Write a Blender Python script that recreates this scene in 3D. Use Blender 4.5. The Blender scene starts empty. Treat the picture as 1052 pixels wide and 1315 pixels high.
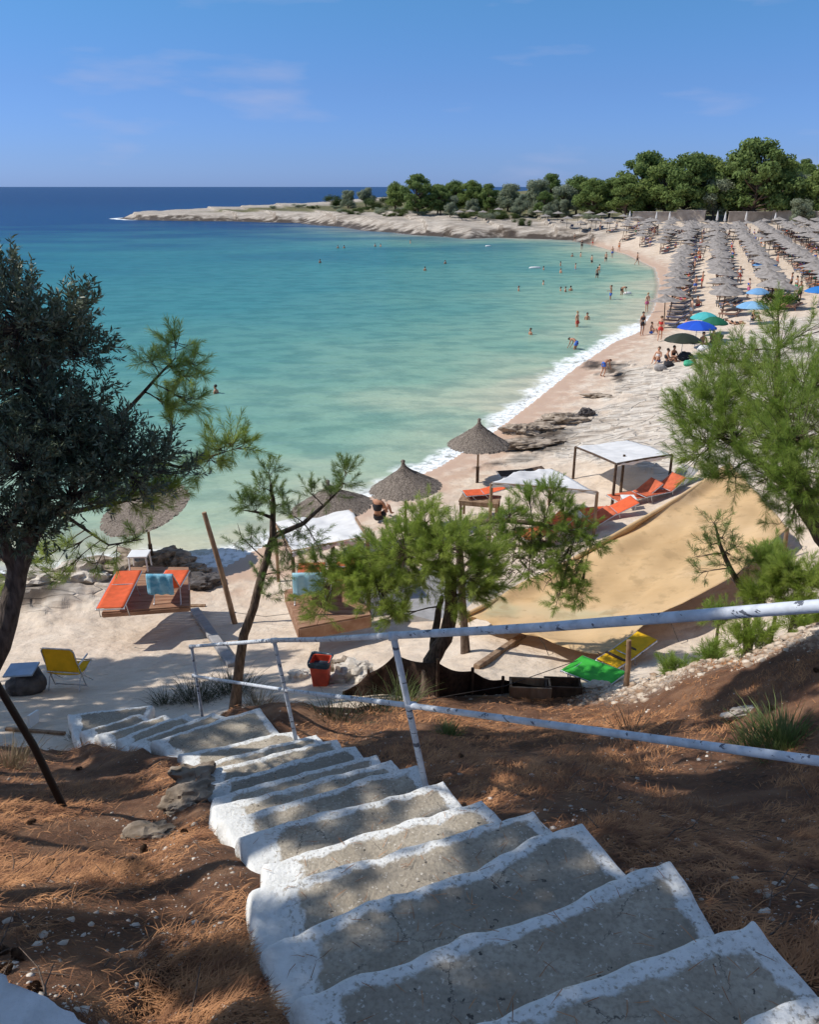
import bpy, bmesh, math, random
import numpy as np
from mathutils import Vector, Matrix
R = math.radians
random.seed(7); rng = np.random.default_rng(7)
sc = bpy.context.scene
# ------------------------------------------------------------------ camera, sky, sun
FPX, CX, CY, HC = 1050.0, 526.0, 657.5, 10.5
PITCH = math.atan(417.5/FPX); SP, CP = math.sin(PITCH), math.cos(PITCH)
cam = bpy.data.cameras.new('camera'); camo = bpy.data.objects.new('camera', cam)
sc.collection.objects.link(camo); sc.camera = camo
cam.sensor_fit = 'HORIZONTAL'; cam.sensor_width = 36; cam.lens = 36*FPX/1052
cam.clip_start = .05; cam.clip_end = 60000
camo.location = (0, 0, HC); camo.rotation_euler = (R(90)-PITCH, 0, 0)
SUN_EL, SUN_DX, SUN_DY = R(47), 1.0, -.08          # light travels towards +x
sd = Vector((SUN_DX, SUN_DY, 0)).normalized()*math.cos(SUN_EL); sd.z = -math.sin(SUN_EL)
sl = bpy.data.lights.new('sun', 'SUN'); so = bpy.data.objects.new('sun', sl); sc.collection.objects.link(so)
sl.energy = 4.3; sl.angle = R(.5); sl.color = (1, .945, .86)
so.rotation_euler = sd.to_track_quat('-Z', 'Y').to_euler()
w = bpy.data.worlds.new('World'); sc.world = w; w.use_nodes = True
nt = w.node_tree; nt.nodes.clear()
def wn(t, **k):
    n = nt.nodes.new(t)
    for a, b in k.items(): setattr(n, a, b)
    return n
sky = wn('ShaderNodeTexSky', sky_type='NISHITA', sun_disc=False, sun_elevation=SUN_EL,
         sun_rotation=math.atan2(-sd.x, -sd.y), altitude=0, air_density=1.0, dust_density=.25, ozone_density=3.0)
geo = wn('ShaderNodeTexCoord'); sep = wn('ShaderNodeSeparateXYZ')
nt.links.new(geo.outputs['Generated'], sep.inputs[0])
rmp = wn('ShaderNodeValToRGB'); e = rmp.color_ramp
e.elements[0].position = 0; e.elements[0].color = (.25, .41, 1.0, 1)
e.elements[1].position = .45; e.elements[1].color = (1.0, .93, .84, 1)
x = e.elements.new(.03); x.color = (.255, .40, .88, 1)
x = e.elements.new(.10); x.color = (.285, .43, .765, 1)
x = e.elements.new(.18); x.color = (.296, .52, .75, 1)
nt.links.new(sep.outputs[2], rmp.inputs[0])
mul = wn('ShaderNodeMix', data_type='RGBA', blend_type='MULTIPLY'); mul.inputs[0].default_value = 1
nt.links.new(sky.outputs[0], mul.inputs[6]); nt.links.new(rmp.outputs[0], mul.inputs[7])
# faint low clouds
mp = wn('ShaderNodeMapping'); mp.inputs['Scale'].default_value = (5, 5, 24)
nt.links.new(geo.outputs['Generated'], mp.inputs[0])
cn = wn('ShaderNodeTexNoise'); cn.inputs['Scale'].default_value = 1.1; cn.inputs['Detail'].default_value = 6
nt.links.new(mp.outputs[0], cn.inputs[0])
cr = wn('ShaderNodeMapRange'); cr.inputs[1].default_value = .57; cr.inputs[2].default_value = .80; cr.inputs[4].default_value = .55
nt.links.new(cn.outputs[0], cr.inputs[0])
cm = wn('ShaderNodeMix', data_type='RGBA'); cm.inputs[7].default_value = (2.7, 3.1, 4.6, 1)
nt.links.new(cr.outputs[0], cm.inputs[0]); nt.links.new(mul.outputs[2], cm.inputs[6])
bg = wn('ShaderNodeBackground'); bg.inputs[1].default_value = .15
wo = wn('ShaderNodeOutputWorld')
nt.links.new(cm.outputs[2], bg.inputs[0]); nt.links.new(bg.outputs[0], wo.inputs[0])
sc.view_settings.view_transform = 'Standard'; sc.view_settings.look = 'None'
sc.view_settings.exposure = 0.06; sc.view_settings.gamma = 1
sc.cycles.use_denoising = True; sc.cycles.max_bounces = 6; sc.cycles.transparent_max_bounces = 12
sc.cycles.use_adaptive_sampling = True; sc.cycles.adaptive_threshold = .02
# ------------------------------------------------------------------ projection helpers
def un(px, py, e=0.0):
    u = (px-CX)/FPX; v = (py-CY)/FPX
    t = (HC-e)/(SP+v*CP)
    return Vector((u*t, (CP-v*SP)*t, e))
def at_t(px, py, t):
    u = (px-CX)/FPX; v = (py-CY)/FPX
    return Vector((u*t, (CP-v*SP)*t, HC-t*(SP+v*CP)))
def proj(p):
    t = p[1]*CP+(HC-p[2])*SP
    return CX+FPX*p[0]/t, CY+FPX*((HC-p[2])*CP-p[1]*SP)/t, t
def ztop(x, y, py):                                   # height on the vertical through (x, y) seen at picture row py
    v = (py-CY)/FPX
    return HC-y*(SP+v*CP)/(CP-v*SP)
# ------------------------------------------------------------------ numpy noise
def _h(ix, iy, s):
    n = (ix.astype(np.int64)*374761393+iy.astype(np.int64)*668265263+s*1442695041) & 0xffffffff
    n = ((n ^ (n >> 13))*1274126177) & 0xffffffff
    return ((n ^ (n >> 16)) & 0xffff)/65535.0
def vn(x, y, s=0):
    ix = np.floor(x); iy = np.floor(y); fx = x-ix; fy = y-iy
    fx = fx*fx*(3-2*fx); fy = fy*fy*(3-2*fy)
    a = _h(ix, iy, s); b = _h(ix+1, iy, s); c = _h(ix, iy+1, s); d = _h(ix+1, iy+1, s)
    return (a*(1-fx)+b*fx)*(1-fy)+(c*(1-fx)+d*fx)*fy
def fbm(x, y, o=4, s=0):
    r = 0; a = .5; t = 0
    for k in range(o):
        r = r+a*vn(x*2**k+17.3*k, y*2**k-9.1*k, s+k); t += a; a *= .5
    return r/t*2-1
def sst(a, b, x):
    t = np.clip((x-a)/(b-a), 0, 1); return t*t*(3-2*t)
# ------------------------------------------------------------------ shore, stairs, relief
shore_px = [(-900,690),(-400,700),(-100,738),(0,736),(60,740),(120,728),(180,720),(240,730),(290,727),(340,700),(400,674),(460,645),(520,619),
 (567,598),(625,562),(665,532),(700,504),(740,472),(790,439),(822,426),(840,398),(848,367),(842,345),(805,327),(765,316),(735,309),
 (700,307.5),(640,305.5),(600,307),(560,303.5),(530,302),(500,298.5),(470,297),(440,291.5),(410,290),(380,286.5),(340,286),(300,284.6),(250,284.2),(200,283.4),(165,282.6),(150,281),
 (170,278.5),(250,273.5),(340,268.5),(400,265),(470,261)]
shore = [tuple(un(a, b)[:2]) for a, b in shore_px]
land = shore+[(90, 700), (400, 900), (1500, 1200), (1500, -60), (-120, -60)]
land = np.array(land); 
def segdist(x, y, P, closed=True):
    d = np.full(x.shape, 1e9)
    n = len(P)
    for i in range(n if closed else n-1):
        a = P[i]; b = P[(i+1) % n]; ab = (b[0]-a[0], b[1]-a[1]); L = ab[0]**2+ab[1]**2+1e-9
        t = np.clip(((x-a[0])*ab[0]+(y-a[1])*ab[1])/L, 0, 1)
        d = np.minimum(d, np.hypot(x-a[0]-t*ab[0], y-a[1]-t*ab[1]))
    return d
def inside(x, y, P):
    r = np.zeros(x.shape, bool); n = len(P)
    for i in range(n):
        a = P[i]; b = P[(i+1) % n]
        if a[1] == b[1]: continue
        c = ((a[1] > y) != (b[1] > y)) & (x < (b[0]-a[0])*(y-a[1])/(b[1]-a[1])+a[0])
        r ^= c
    return r
def sdist(x, y, P, closed=True):
    return segdist(x, y, P, closed)*np.where(inside(x, y, P), 1, -1)
def shore_d(x, y):                                    # + on land, - at sea
    d = segdist(x, y, shore, False); return d*np.where(inside(x, y, land), 1, -1)
NOSE = [((560,1440),(1130,1240)),((460,1360),(970,1175)),((368,1285),(865,1099)),((327,1216),(750,1053)),((318,1137),(690,1037)),
 ((335,1105),(620,1022)),((301,1072),(572,1000)),((275,1052),(536,979)),((268,1035),(505,972)),((272,1020),(487,965)),((264,1007),(457,955)),
 ((258,990),(432,947)),((243,982),(409,941)),((228,968),(380,937)),((195,950),(334,907)),((166,953),(272,914)),((147,948),(240,914)),
 ((124,943),(213,916)),((99,940),(180,914)),((86,916),(196,904))]
RISE = .27; Z0 = 8.5
steps = []
for i, (l, r) in enumerate(NOSE):
    z = Z0-RISE*i
    steps.append((un(*l, z), un(*r, z)))
ctrl = []
def cp(px, py, e): p = un(px, py, e); ctrl.append((p.x, p.y, e))
for l in [(613,622,.8),(735,615,.6),(860,625,1.1),(700,560,.8),(660,580,.5),(800,540,1.3),(1000,520,2.6),(1052,440,2.4),(900,470,1.6),(840,470,.8),
 (780,500,.6),(860,430,.7),(930,430,1.2),(1000,410,1.6),(1040,380,1.5),(1150,420,3.0),(1300,500,5.0),(520,690,1.0),(480,720,1.5),(384,808,2.0),(470,797,2.1),
 (600,740,1.4),(640,800,2.3),(700,850,2.8),(560,850,2.9),(760,870,3.0),(400,880,3.1),(440,905,3.4),(600,905,3.5),(700,900,3.5),(300,860,3.2),(257,900,3.5),(150,786,1.5),(240,780,1.4),(200,730,.7),(90,760,1.2),
 (0,780,1.5),(86,888,2.9),(30,892,3.0),(150,896,3.2),(60,938,3.45),(200,820,2.1),(300,800,2.0),(330,740,1.1),(800,700,1.8),(900,700,2.5),
 (1000,720,3.4),(930,860,3.1),(1090,740,4.2),(850,800,2.8),(800,888,3.9),(900,850,4.75),(1052,802,5.9),(1150,790,6.6),(820,910,4.3),(640,950,4.7),(760,960,5.2),(950,950,5.9),
 (1052,1000,6.6),(900,1050,6.7),(1052,1120,7.55),(1080,1200,8.1),(0,1000,4.9),(50,952,3.75),(120,1000,4.7),(200,985,4.2),(100,1100,6.6),(230,1060,6.05),(200,1200,7.5),(0,1150,7.2),(60,1290,8.25),
 (300,1290,7.8),(-150,1000,5.6),(-300,1100,7.2),(-150,800,2.6),(-200,900,4.2),(480,925,4.3),(560,925,4.3),(880,1010,6.3),
 (760,345,.9),(950,340,1.5),(900,300,2.2),(760,300,1.8),(850,287,2.8),(1000,286,3.0),(1100,290,3.2)]: cp(*l)
for i, (l, r) in enumerate(steps):
    dv = (r-l).normalized(); z = l.z
    ctrl += [((l+r).x/2, (l+r).y/2, z-.42), (r.x+dv.x*.28, r.y+dv.y*.28, z-.20 if i < 14 else z-.12), (l.x+dv.x*.10, l.y+dv.y*.10, z-.24),
             (l.x-dv.x*.10, l.y-dv.y*.10, z-.10), (l.x-dv.x*.45, l.y-dv.y*.45, z-.15)]
ctrl += [(79,200,3.2),(110,230,7),(150,300,15),(190,290,22),(220,360,18),(60,230,4.5),(30,240,4.5),(0,250,3.5),(-30,275,3),(-60,300,2.3),(-90,292,1.5),(100,420,6),(50,400,2.5),(20,330,2.6),(160,420,9),(50,300,4),(100,300,6),(0,400,1.5),(60,600,4),(200,700,12),
 (-30,340,2),(300,250,25),(150,150,8),(300,100,30),(100,60,9),(60,40,8),(30,15,9),(40,28,7),(25,30,5),(12,-3,9.5),(0,-3,9.4),(-10,-3,10),(-25,0,10),(-30,15,6),(-14,9,5.2),(60,190,3),(45,185,2.6),(0,200,1.5),(25,190,1.8),(400,800,25),(1000,1000,50),(90,90,6),(70,120,4)]
ctrl = np.array(ctrl)
def warp(x, y):
    q = np.maximum(y+6, 1.5); return x/q*2.2, np.log(q)
_wx, _wy = warp(ctrl[:, 0], ctrl[:, 1])
_A = np.hypot(_wx[:, None]-_wx[None], _wy[:, None]-_wy[None])
_A = np.block([[_A+0*np.eye(len(ctrl)), np.ones((len(ctrl), 1))], [np.ones((1, len(ctrl))), np.zeros((1, 1))]])
_W = np.linalg.lstsq(_A, np.append(ctrl[:, 2], 0), rcond=1e-6)[0]
def P_(l): return [tuple(un(*q)[:2]) for q in l]
earth_poly = P_([(196,902,3.5),(250,906,3.6),(330,903,3.8),(430,900,3.5),(560,893,3.4),(640,893,3.4),(740,885,3.3),(800,885,3.9),(900,850,4.75),(1060,798,5.9),(1200,770,6.8)])+[(25,12),(25,-8),(-25,-8),(-14,8)]+P_([(-60,945,3.9),(0,950,3.7),(86,945,3.5)])
rub_line = P_([(790,880,3.8),(850,868,4.3),(900,850,4.75),(980,824,5.3),(1060,800,5.9),(1150,785,6.6)])
shelf_poly = P_([(765,455,.6),(850,468,.9),(930,440,1.3),(985,412,1.6),(1060,405,2),(1400,380,5),(1400,560,6),(1000,590,3),(900,600,2),(860,600,1.1),(760,590,.8),(690,585,.5),(640,590,.5),(652,560,.4),(690,545,.5),(740,530,.6),(800,500,.9)])
def masks(x, y):
    sd_ = shore_d(x, y)
    n1 = fbm(x*.9, y*.9, 4, 3)
    k = .25+y*.006
    earth = sst(-.25, .25, sdist(x, y, earth_poly)+n1*.55)
    shelf = sst(-.5, .6, sdist(x, y, shelf_poly)+n1*2.0)
    pen = sst(0, 12, (y-150-.35*np.maximum(x-0, 0)))*sst(48, 36, x)
    leftc = sst(-7.5, -9.5, x+.2*(y-20)+n1)*sst(3.5, 2.0, sd_+n1)*(y > 14)*(y < 60)
    inland = sst(78, 92, x*.35+y*.5-0) * sst(35, 60, sd_) * (x > 20)
    forest = np.maximum(sst(26, 38, sd_+n1*8)*(y > 120)*sst(60, 40, x-(y-170)*.2)*(x < 60)*(y > 195), sst(203, 207, y)*sst(20, 40, sd_+n1*8))
    rub = sst(.75, .15, segdist(x, y, rub_line, False)+n1*.35)
    return sd_, earth, shelf, pen, leftc, forest, rub
def relief(x, y, full=False):
    x = np.asarray(x, float); y = np.asarray(y, float)
    wx, wy = warp(x, y)
    z = np.full(x.shape, _W[-1])
    for i in range(len(ctrl)): z += _W[i]*np.hypot(wx-_wx[i], wy-_wy[i])
    sd_, earth, shelf, pen, leftc, forest, rub = masks(x, y)
    rocky = np.clip(pen+shelf+leftc, 0, 1)
    lim = np.where(sd_ > 0, sd_*(.10+.25*pen+.12*leftc)+.02, 0)
    z = np.where(sd_ > 0, np.minimum(z, lim+np.maximum(sd_-3, 0)**1.6*.05+sst(13, 22, sd_)*60*sst(75, 60, y)), np.maximum(sd_*.07-.0, -9)-0.05)
    on = sst(-.5, 1.5, sd_)
    # limestone strata: tilted, stepped ledges
    sc_ = 1+np.maximum(y-60, 0)*.02
    s = (y*.93-x*.30)/sc_+.9*fbm(x*.25/sc_, y*.5/sc_, 3, 11)
    q = s*1.05; st = (q-np.floor(q)); ledge = st**2.2
    z = z+on*rocky*(ledge*.20-.08+.10*fbm(x*1.3/sc_, y*2.6/sc_, 4, 5))*np.where(y > 120, 3.0, 1)
    z = z+on*(1-rocky)*(1-earth)*(.05*fbm(x*1.1, y*1.1, 3, 2)+.02*fbm(x*4, y*4, 2, 8))*np.where(y > 60, 1.6, 1)
    sm = np.ones_like(x)
    z = z+earth*(.10*fbm(x*.9, y*.9, 4, 21)+.035*fbm(x*5, y*5, 3, 25))
    z = z+rub*(.07*np.abs(fbm(x*6, y*6, 3, 31)))
    z = z+forest*1.0*fbm(x*.05, y*.05, 3, 41)
    if full: return z, (sd_, earth, rocky, forest, rub)
    return z
def G(x, y): return float(relief(np.array([x]), np.array([y]))[0])
def gp(px, py):                                       # point of the ground seen at a picture point
    u = (px-CX)/FPX; v = (py-CY)/FPX
    t = np.exp(np.linspace(math.log(1.5), math.log(600), 700))
    X = u*t; Y = (CP-v*SP)*t; Z = HC-t*(SP+v*CP)
    b = np.nonzero(Z < np.maximum(relief(X, Y), 0))[0]
    i = b[0] if len(b) else 699
    return Vector((X[i], Y[i], max(G(X[i], Y[i]), -.0)))
# ------------------------------------------------------------------ materials
def mat(name, col, rough=.8, var=0., scale=5., bump=0., bscale=30., col2=None, metal=0., trans=0., spec=.4, detail=6, sheen=0., coord='Object', stretch=None):
    m = bpy.data.materials.new(name); m.use_nodes = True; n = m.node_tree.nodes; L = m.node_tree.links
    b = n['Principled BSDF']; b.inputs['Roughness'].default_value = rough; b.inputs['Metallic'].default_value = metal
    b.inputs['Specular IOR Level'].default_value = spec
    b.inputs['Base Color'].default_value = (*col, 1)
    tc = n.new('ShaderNodeTexCoord'); src = tc.outputs[coord]
    if stretch:
        mp = n.new('ShaderNodeMapping'); mp.inputs['Scale'].default_value = stretch; L.new(src, mp.inputs[0]); src = mp.outputs[0]
    if var or col2:
        t = n.new('ShaderNodeTexNoise'); t.inputs['Scale'].default_value = scale; t.inputs['Detail'].default_value = detail; L.new(src, t.inputs[0])
        r = n.new('ShaderNodeValToRGB'); r.color_ramp.elements[0].position = .35; r.color_ramp.elements[1].position = .65
        c2 = col2 or tuple(min(1, c*(1+var)) for c in col); c1 = col if col2 else tuple(c*(1-var) for c in col)
        r.color_ramp.elements[0].color = (*c1, 1); r.color_ramp.elements[1].color = (*c2, 1)
        L.new(t.outputs[0], r.inputs[0]); L.new(r.outputs[0], b.inputs['Base Color'])
    if bump:
        t2 = n.new('ShaderNodeTexNoise'); t2.inputs['Scale'].default_value = bscale; t2.inputs['Detail'].default_value = 5; L.new(src, t2.inputs[0])
        bu = n.new('ShaderNodeBump'); bu.inputs['Strength'].default_value = bump; bu.inputs['Distance'].default_value = .02
        L.new(t2.outputs[0], bu.inputs['Height']); L.new(bu.outputs[0], b.inputs['Normal'])
    if trans:
        tr = n.new('ShaderNodeBsdfTranslucent'); mx = n.new('ShaderNodeMixShader'); mx.inputs[0].default_value = trans
        out = n['Material Output']; L.new(b.outputs[0], mx.inputs[1]); L.new(tr.outputs[0], mx.inputs[2]); L.new(mx.outputs[0], out.inputs[0])
        if b.inputs['Base Color'].is_linked: L.new(b.inputs['Base Color'].links[0].from_socket, tr.inputs[0])
        else: tr.inputs[0].default_value = (*[min(1, c*1.3) for c in col], 1)
    return m
class NT:
    def __init__(s, m): s.t = m.node_tree; s.n = s.t.nodes; s.L = s.t.links
    def __call__(s, ty, ins=None, **k):
        q = s.n.new(ty)
        for a, b in k.items(): setattr(q, a, b)
        for a, b in (ins or {}).items():
            if hasattr(b, 'is_output') or isinstance(b, bpy.types.NodeSocket): s.L.new(b, q.inputs[a])
            else: q.inputs[a].default_value = b
        return q
    def noise(s, vec, scale, detail=5, rough=.55):
        return s('ShaderNodeTexNoise', {0: vec, 'Scale': scale, 'Detail': detail, 'Roughness': rough}).outputs[0]
    def ramp(s, f, st):
        r = s('ShaderNodeValToRGB', {0: f}); c = r.color_ramp
        while len(c.elements) < len(st): c.elements.new(.5)
        for e_, (p, col) in zip(c.elements, st): e_.position = p; e_.color = (*col, 1)
        return r.outputs[0]
    def mix(s, f, a, b, bt='MIX'):
        q = s('ShaderNodeMix', data_type='RGBA', blend_type=bt)
        for i, v in ((0, f), (6, a), (7, b)):
            if isinstance(v, bpy.types.NodeSocket): s.L.new(v, q.inputs[i])
            else: q.inputs[i].default_value = v if i == 0 else (*v, 1)
        return q.outputs[2]
    def math(s, op, a, b=0., c=0.):
        q = s('ShaderNodeMath', operation=op)
        for i, v in enumerate((a, b, c)):
            if isinstance(v, bpy.types.NodeSocket): s.L.new(v, q.inputs[i])
            else: q.inputs[i].default_value = v
        return q.outputs[0]
    def mr(s, v, a, b, c=0., d=1.):
        return s('ShaderNodeMapRange', {0: v, 1: a, 2: b, 3: c, 4: d}, interpolation_type='SMOOTHSTEP').outputs[0]
    def attr(s, name): return s('ShaderNodeAttribute', attribute_name=name).outputs['Fac']
def newmat(name):
    m = bpy.data.materials.new(name); m.use_nodes = True; return m, NT(m)
# ------------------------------------------------------------------ mesh helpers
def link(o, parent=None):
    sc.collection.objects.link(o)
    if parent is not None: o.parent = parent
    return o
def tag(o, label=None, cat=None, group=None, kind=None):
    for k, v in (('label', label), ('category', cat), ('group', group), ('kind', kind)):
        if v: o[k] = v
    return o
def empty(name, loc=(0, 0, 0), rz=0., label=None, cat=None, group=None):
    o = bpy.data.objects.new(name, None); o.empty_display_size = .2; o.location = loc; o.rotation_euler = (0, 0, rz)
    return tag(link(o), label, cat, group)
def np_mesh(name, V, F, m=None, smooth=False, attrs=None):
    """V (n,3), F (k,3 or 4)"""
    V = np.asarray(V, np.float32); F = np.asarray(F, np.int32); k = F.shape[1]
    me = bpy.data.meshes.new(name)
    me.vertices.add(len(V)); me.vertices.foreach_set('co', V.ravel())
    me.loops.add(F.size); me.loops.foreach_set('vertex_index', F.ravel())
    me.polygons.add(len(F)); me.polygons.foreach_set('loop_start', np.arange(0, F.size, k, dtype=np.int32))
    if smooth: me.polygons.foreach_set('use_smooth', np.ones(len(F), bool))
    for a, v in (attrs or {}).items():
        at = me.attributes.new(a, 'FLOAT', 'POINT'); at.data.foreach_set('value', np.asarray(v, np.float32).ravel())
    me.update(calc_edges=True); me.validate()
    for q in (m if isinstance(m, (list, tuple)) else [m]):
        if q: me.materials.append(q)
    return me
class MB:
    """collects shapes into one mesh"""
    def __init__(s): s.v = []; s.f = []; s.sm = []
    def add(s, V, F, smooth=False):
        o = len(s.v); s.v += [tuple(p) for p in V]; s.f += [tuple(i+o for i in f) for f in F]; s.sm += [smooth]*len(F)
    def box(s, c, d, rot=None, bev=.0):
        M = rot if rot is not None else Matrix.Identity(3); c = Vector(c)
        h = [x/2 for x in d]
        if bev <= 0: bev = min(d)*.12
        b = min(bev, min(h)*.9)
        V = []; 
        for z, k in ((-h[2], b), (-h[2]+b, 0), (h[2]-b, 0), (h[2], b)):
            X = h[0]-k; Y = h[1]-k; q = b*.6 if k == 0 else b*.35
            V += [(-X+q, -Y, z), (X-q, -Y, z), (X, -Y+q, z), (X, Y-q, z), (X-q, Y, z), (-X+q, Y, z), (-X, Y-q, z), (-X, -Y+q, z)]
        F = [tuple(reversed(range(8))), tuple(range(24, 32))]
        for r in range(3):
            for i in range(8): a = r*8+i; bb = r*8+(i+1) % 8; F.append((a, bb, bb+8, a+8))
        s.add([c+M @ Vector(p) for p in V], F); return s
    def tube(s, pts, r, n=8, cap=True, smooth=True):
        pts = [Vector(p) for p in pts]; rs = r if isinstance(r, (list, tuple)) else [r]*len(pts)
        V = []; F = []; up = Vector((0, 0, 1)); pa = None
        for i, p in enumerate(pts):
            d = (pts[min(i+1, len(pts)-1)]-pts[max(i-1, 0)]); d = d.normalized() if d.length > 1e-9 else Vector((0, 0, 1))
            a = (pa-d*pa.dot(d)) if pa is not None else d.cross(up if abs(d.z) < .9 else Vector((1, 0, 0)))
            a = a.normalized(); pa = a; b = d.cross(a)
            for k in range(n): t = 2*math.pi*k/n; V.append(p+(a*math.cos(t)+b*math.sin(t))*rs[i])
        for i in range(len(pts)-1):
            for k in range(n): F.append((i*n+k, i*n+(k+1) % n, (i+1)*n+(k+1) % n, (i+1)*n+k))
        s.add(V, F, smooth)
        if cap:
            s.add(V[:n], [tuple(reversed(range(n)))]); s.add(V[-n:], [tuple(range(n))])
        return s
    def grid(s, fn, nu, nv, smooth=True):
        V = [fn(i/nu, j/nv) for i in range(nu+1) for j in range(nv+1)]
        F = [(i*(nv+1)+j, (i+1)*(nv+1)+j, (i+1)*(nv+1)+j+1, i*(nv+1)+j+1) for i in range(nu) for j in range(nv)]
        s.add(V, F, smooth); return s
    def mesh(s, name, m):
        me = bpy.data.meshes.new(name); me.from_pydata(s.v, [], s.f); me.polygons.foreach_set('use_smooth', s.sm); me.update()
        for q in (m if isinstance(m, (list, tuple)) else [m]): me.materials.append(q)
        return me
    def build(s, name, m, parent=None, loc=None):
        o = bpy.data.objects.new(name, s.mesh(name, m)); link(o, parent)
        if loc is not None: o.location = loc
        return o
def solid(o, th, off=0):
    q = o.modifiers.new('thick', 'SOLIDIFY'); q.thickness = th; q.offset = off; return o
def children(o): return [c for c in bpy.data.objects if c.parent == o]
def copy_tree(o, parent=None, kids=None):
    c = o.copy(); link(c, parent)
    for ch in (kids if kids is not None else children(o)): copy_tree(ch, c)
    return c
# ------------------------------------------------------------------ ground sheet
def ground_material():
    m, k = newmat('ground'); n = k.n; b = n['Principled BSDF']
    pos = k('ShaderNodeTexCoord').outputs['Object']
    A = {a: k.attr(a) for a in ('sd', 'earth', 'rocky', 'forest', 'rub')}
    nf = k.noise(pos, 60, 4); nm = k.noise(pos, 9, 6); nl = k.noise(pos, 1.1, 6); nxl = k.noise(pos, .22, 5)
    sand = k.ramp(nl, [(.3, (.54, .44, .345)), (.5, (.63, .525, .42)), (.7, (.70, .605, .50))])
    sand = k.mix(k.mr(nf, .3, .7, .0, .35), sand, (.42, .32, .24))
    speck = k.mr(k.noise(pos, 22, 3), .63, .72)
    sand = k.mix(k.math('MULTIPLY', speck, .5), sand, (.30, .22, .16))
    wet = k.mr(k.math('ADD', A['sd'], k.mr(nl, .3, .7, -1.0, 1.0)), .4, 3.4, 1.0, 0.0)
    sand = k.mix(k.math('MULTIPLY', wet, .85), sand, (.50, .335, .235))
    # limestone: pale with dark cracks following the ledges
    mpp = k('ShaderNodeMapping', {0: pos, 'Rotation': (0, 0, R(18)), 'Scale': (.35, 1.6, 1.6)}).outputs[0]
    w1 = k.noise(mpp, 1.3, 8, .65)
    rock = k.ramp(w1, [(.28, (.24, .19, .15)), (.38, (.44, .37, .30)), (.48, (.60, .53, .45)), (.66, (.72, .66, .58))])
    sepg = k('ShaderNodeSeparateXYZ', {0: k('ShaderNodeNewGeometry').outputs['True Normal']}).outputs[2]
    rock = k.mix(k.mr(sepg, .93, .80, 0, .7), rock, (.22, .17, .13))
    vor = k('ShaderNodeTexVoronoi', {0: mpp, 'Scale': 1.6}, feature='DISTANCE_TO_EDGE').outputs[0]
    rock = k.mix(k.math('MULTIPLY', k.mr(vor, .0, .03, .5, 0), k.mr(nl, .4, .6)), rock, (.16, .13, .10))
    rock = k.mix(k.mr(k.noise(pos, 3.2, 5), .55, .68, 0, .35), rock, (.62, .50, .38))
    far_ = k.mr(k('ShaderNodeSeparateXYZ', {0: pos}).outputs[1], 120, 180); mpf = k('ShaderNodeMapping', {0: pos, 'Scale': (.25, 1, 1)}).outputs[0]
    rock = k.mix(k.math('MULTIPLY', far_, k.mr(k.noise(mpf, .5, 7, .7), .42, .60, .1, .8)), rock, (.27, .225, .18))
    dark = k.mr(k.math('ADD', A['sd'], k.mr(k.noise(pos, .3, 5), .3, .7, -2.2, 2.2)), .8, 4.0, 1.0, 0.0)
    rock = k.mix(dark, rock, (.075, .055, .04))
    # red earth, dry needles
    mpn = k('ShaderNodeMapping', {0: pos, 'Scale': (1, 3, 1)}).outputs[0]
    needle = k.noise(mpn, 34, 6, .7)
    earth = k.ramp(k.noise(pos, 2.3, 7), [(.3, (.085, .050, .033)), (.48, (.19, .10, .060)), (.68, (.36, .21, .125))])
    earth = k.mix(k.mr(needle, .42, .62, 0, .6), earth, (.34, .15, .075))
    earth = k.mix(k.mr(k.noise(pos, 45, 3), .66, .74), earth, (.45, .40, .34))
    rubc = k.ramp(k.noise(pos, 16, 5), [(.35, (.34, .22, .14)), (.5, (.52, .42, .33)), (.62, (.66, .60, .54))])
    earth = k.mix(k.math('MULTIPLY', A['rub'], .85), earth, rubc)
    fl = k.ramp(nl, [(.35, (.10, .11, .05)), (.5, (.20, .17, .09)), (.62, (.07, .10, .035))])
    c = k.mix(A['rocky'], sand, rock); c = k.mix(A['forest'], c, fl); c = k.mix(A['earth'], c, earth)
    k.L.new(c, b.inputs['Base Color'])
    k.L.new(k.math('SUBTRACT', .92, k.math('MULTIPLY', wet, .35)), b.inputs['Roughness']); b.inputs['Specular IOR Level'].default_value = .25
    mp3 = k('ShaderNodeMapping', {0: pos, 'Scale': (1, 1.4, 1)}).outputs[0]
    foot = k('ShaderNodeTexVoronoi', {0: mp3, 'Scale': 3.4}, feature='SMOOTH_F1').outputs[0]
    hsand = k.math('ADD', k.math('MULTIPLY', foot, 1.5), k.math('MULTIPLY', nm, .8))
    hsand = k.math('MULTIPLY', hsand, k.math('SUBTRACT', 1.0, wet))
    hrock = k.math('ADD', k.math('MULTIPLY', w1, 5), k.math('MULTIPLY', k.mr(vor, 0, .05), 1.5))
    hearth = k.math('ADD', k.math('MULTIPLY', needle, 1.2), k.math('MULTIPLY', nm, 1.6))
    hh = k('ShaderNodeMix', {0: A['rocky'], 2: hsand, 3: hrock}, data_type='FLOAT').outputs[0]
    hh = k('ShaderNodeMix', {0: A['earth'], 2: hh, 3: hearth}, data_type='FLOAT').outputs[0]
    bu = k('ShaderNodeBump', {'Height': hh, 'Strength': .85, 'Distance': .05})
    k.L.new(bu.outputs[0], b.inputs['Normal'])
    return m
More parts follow.
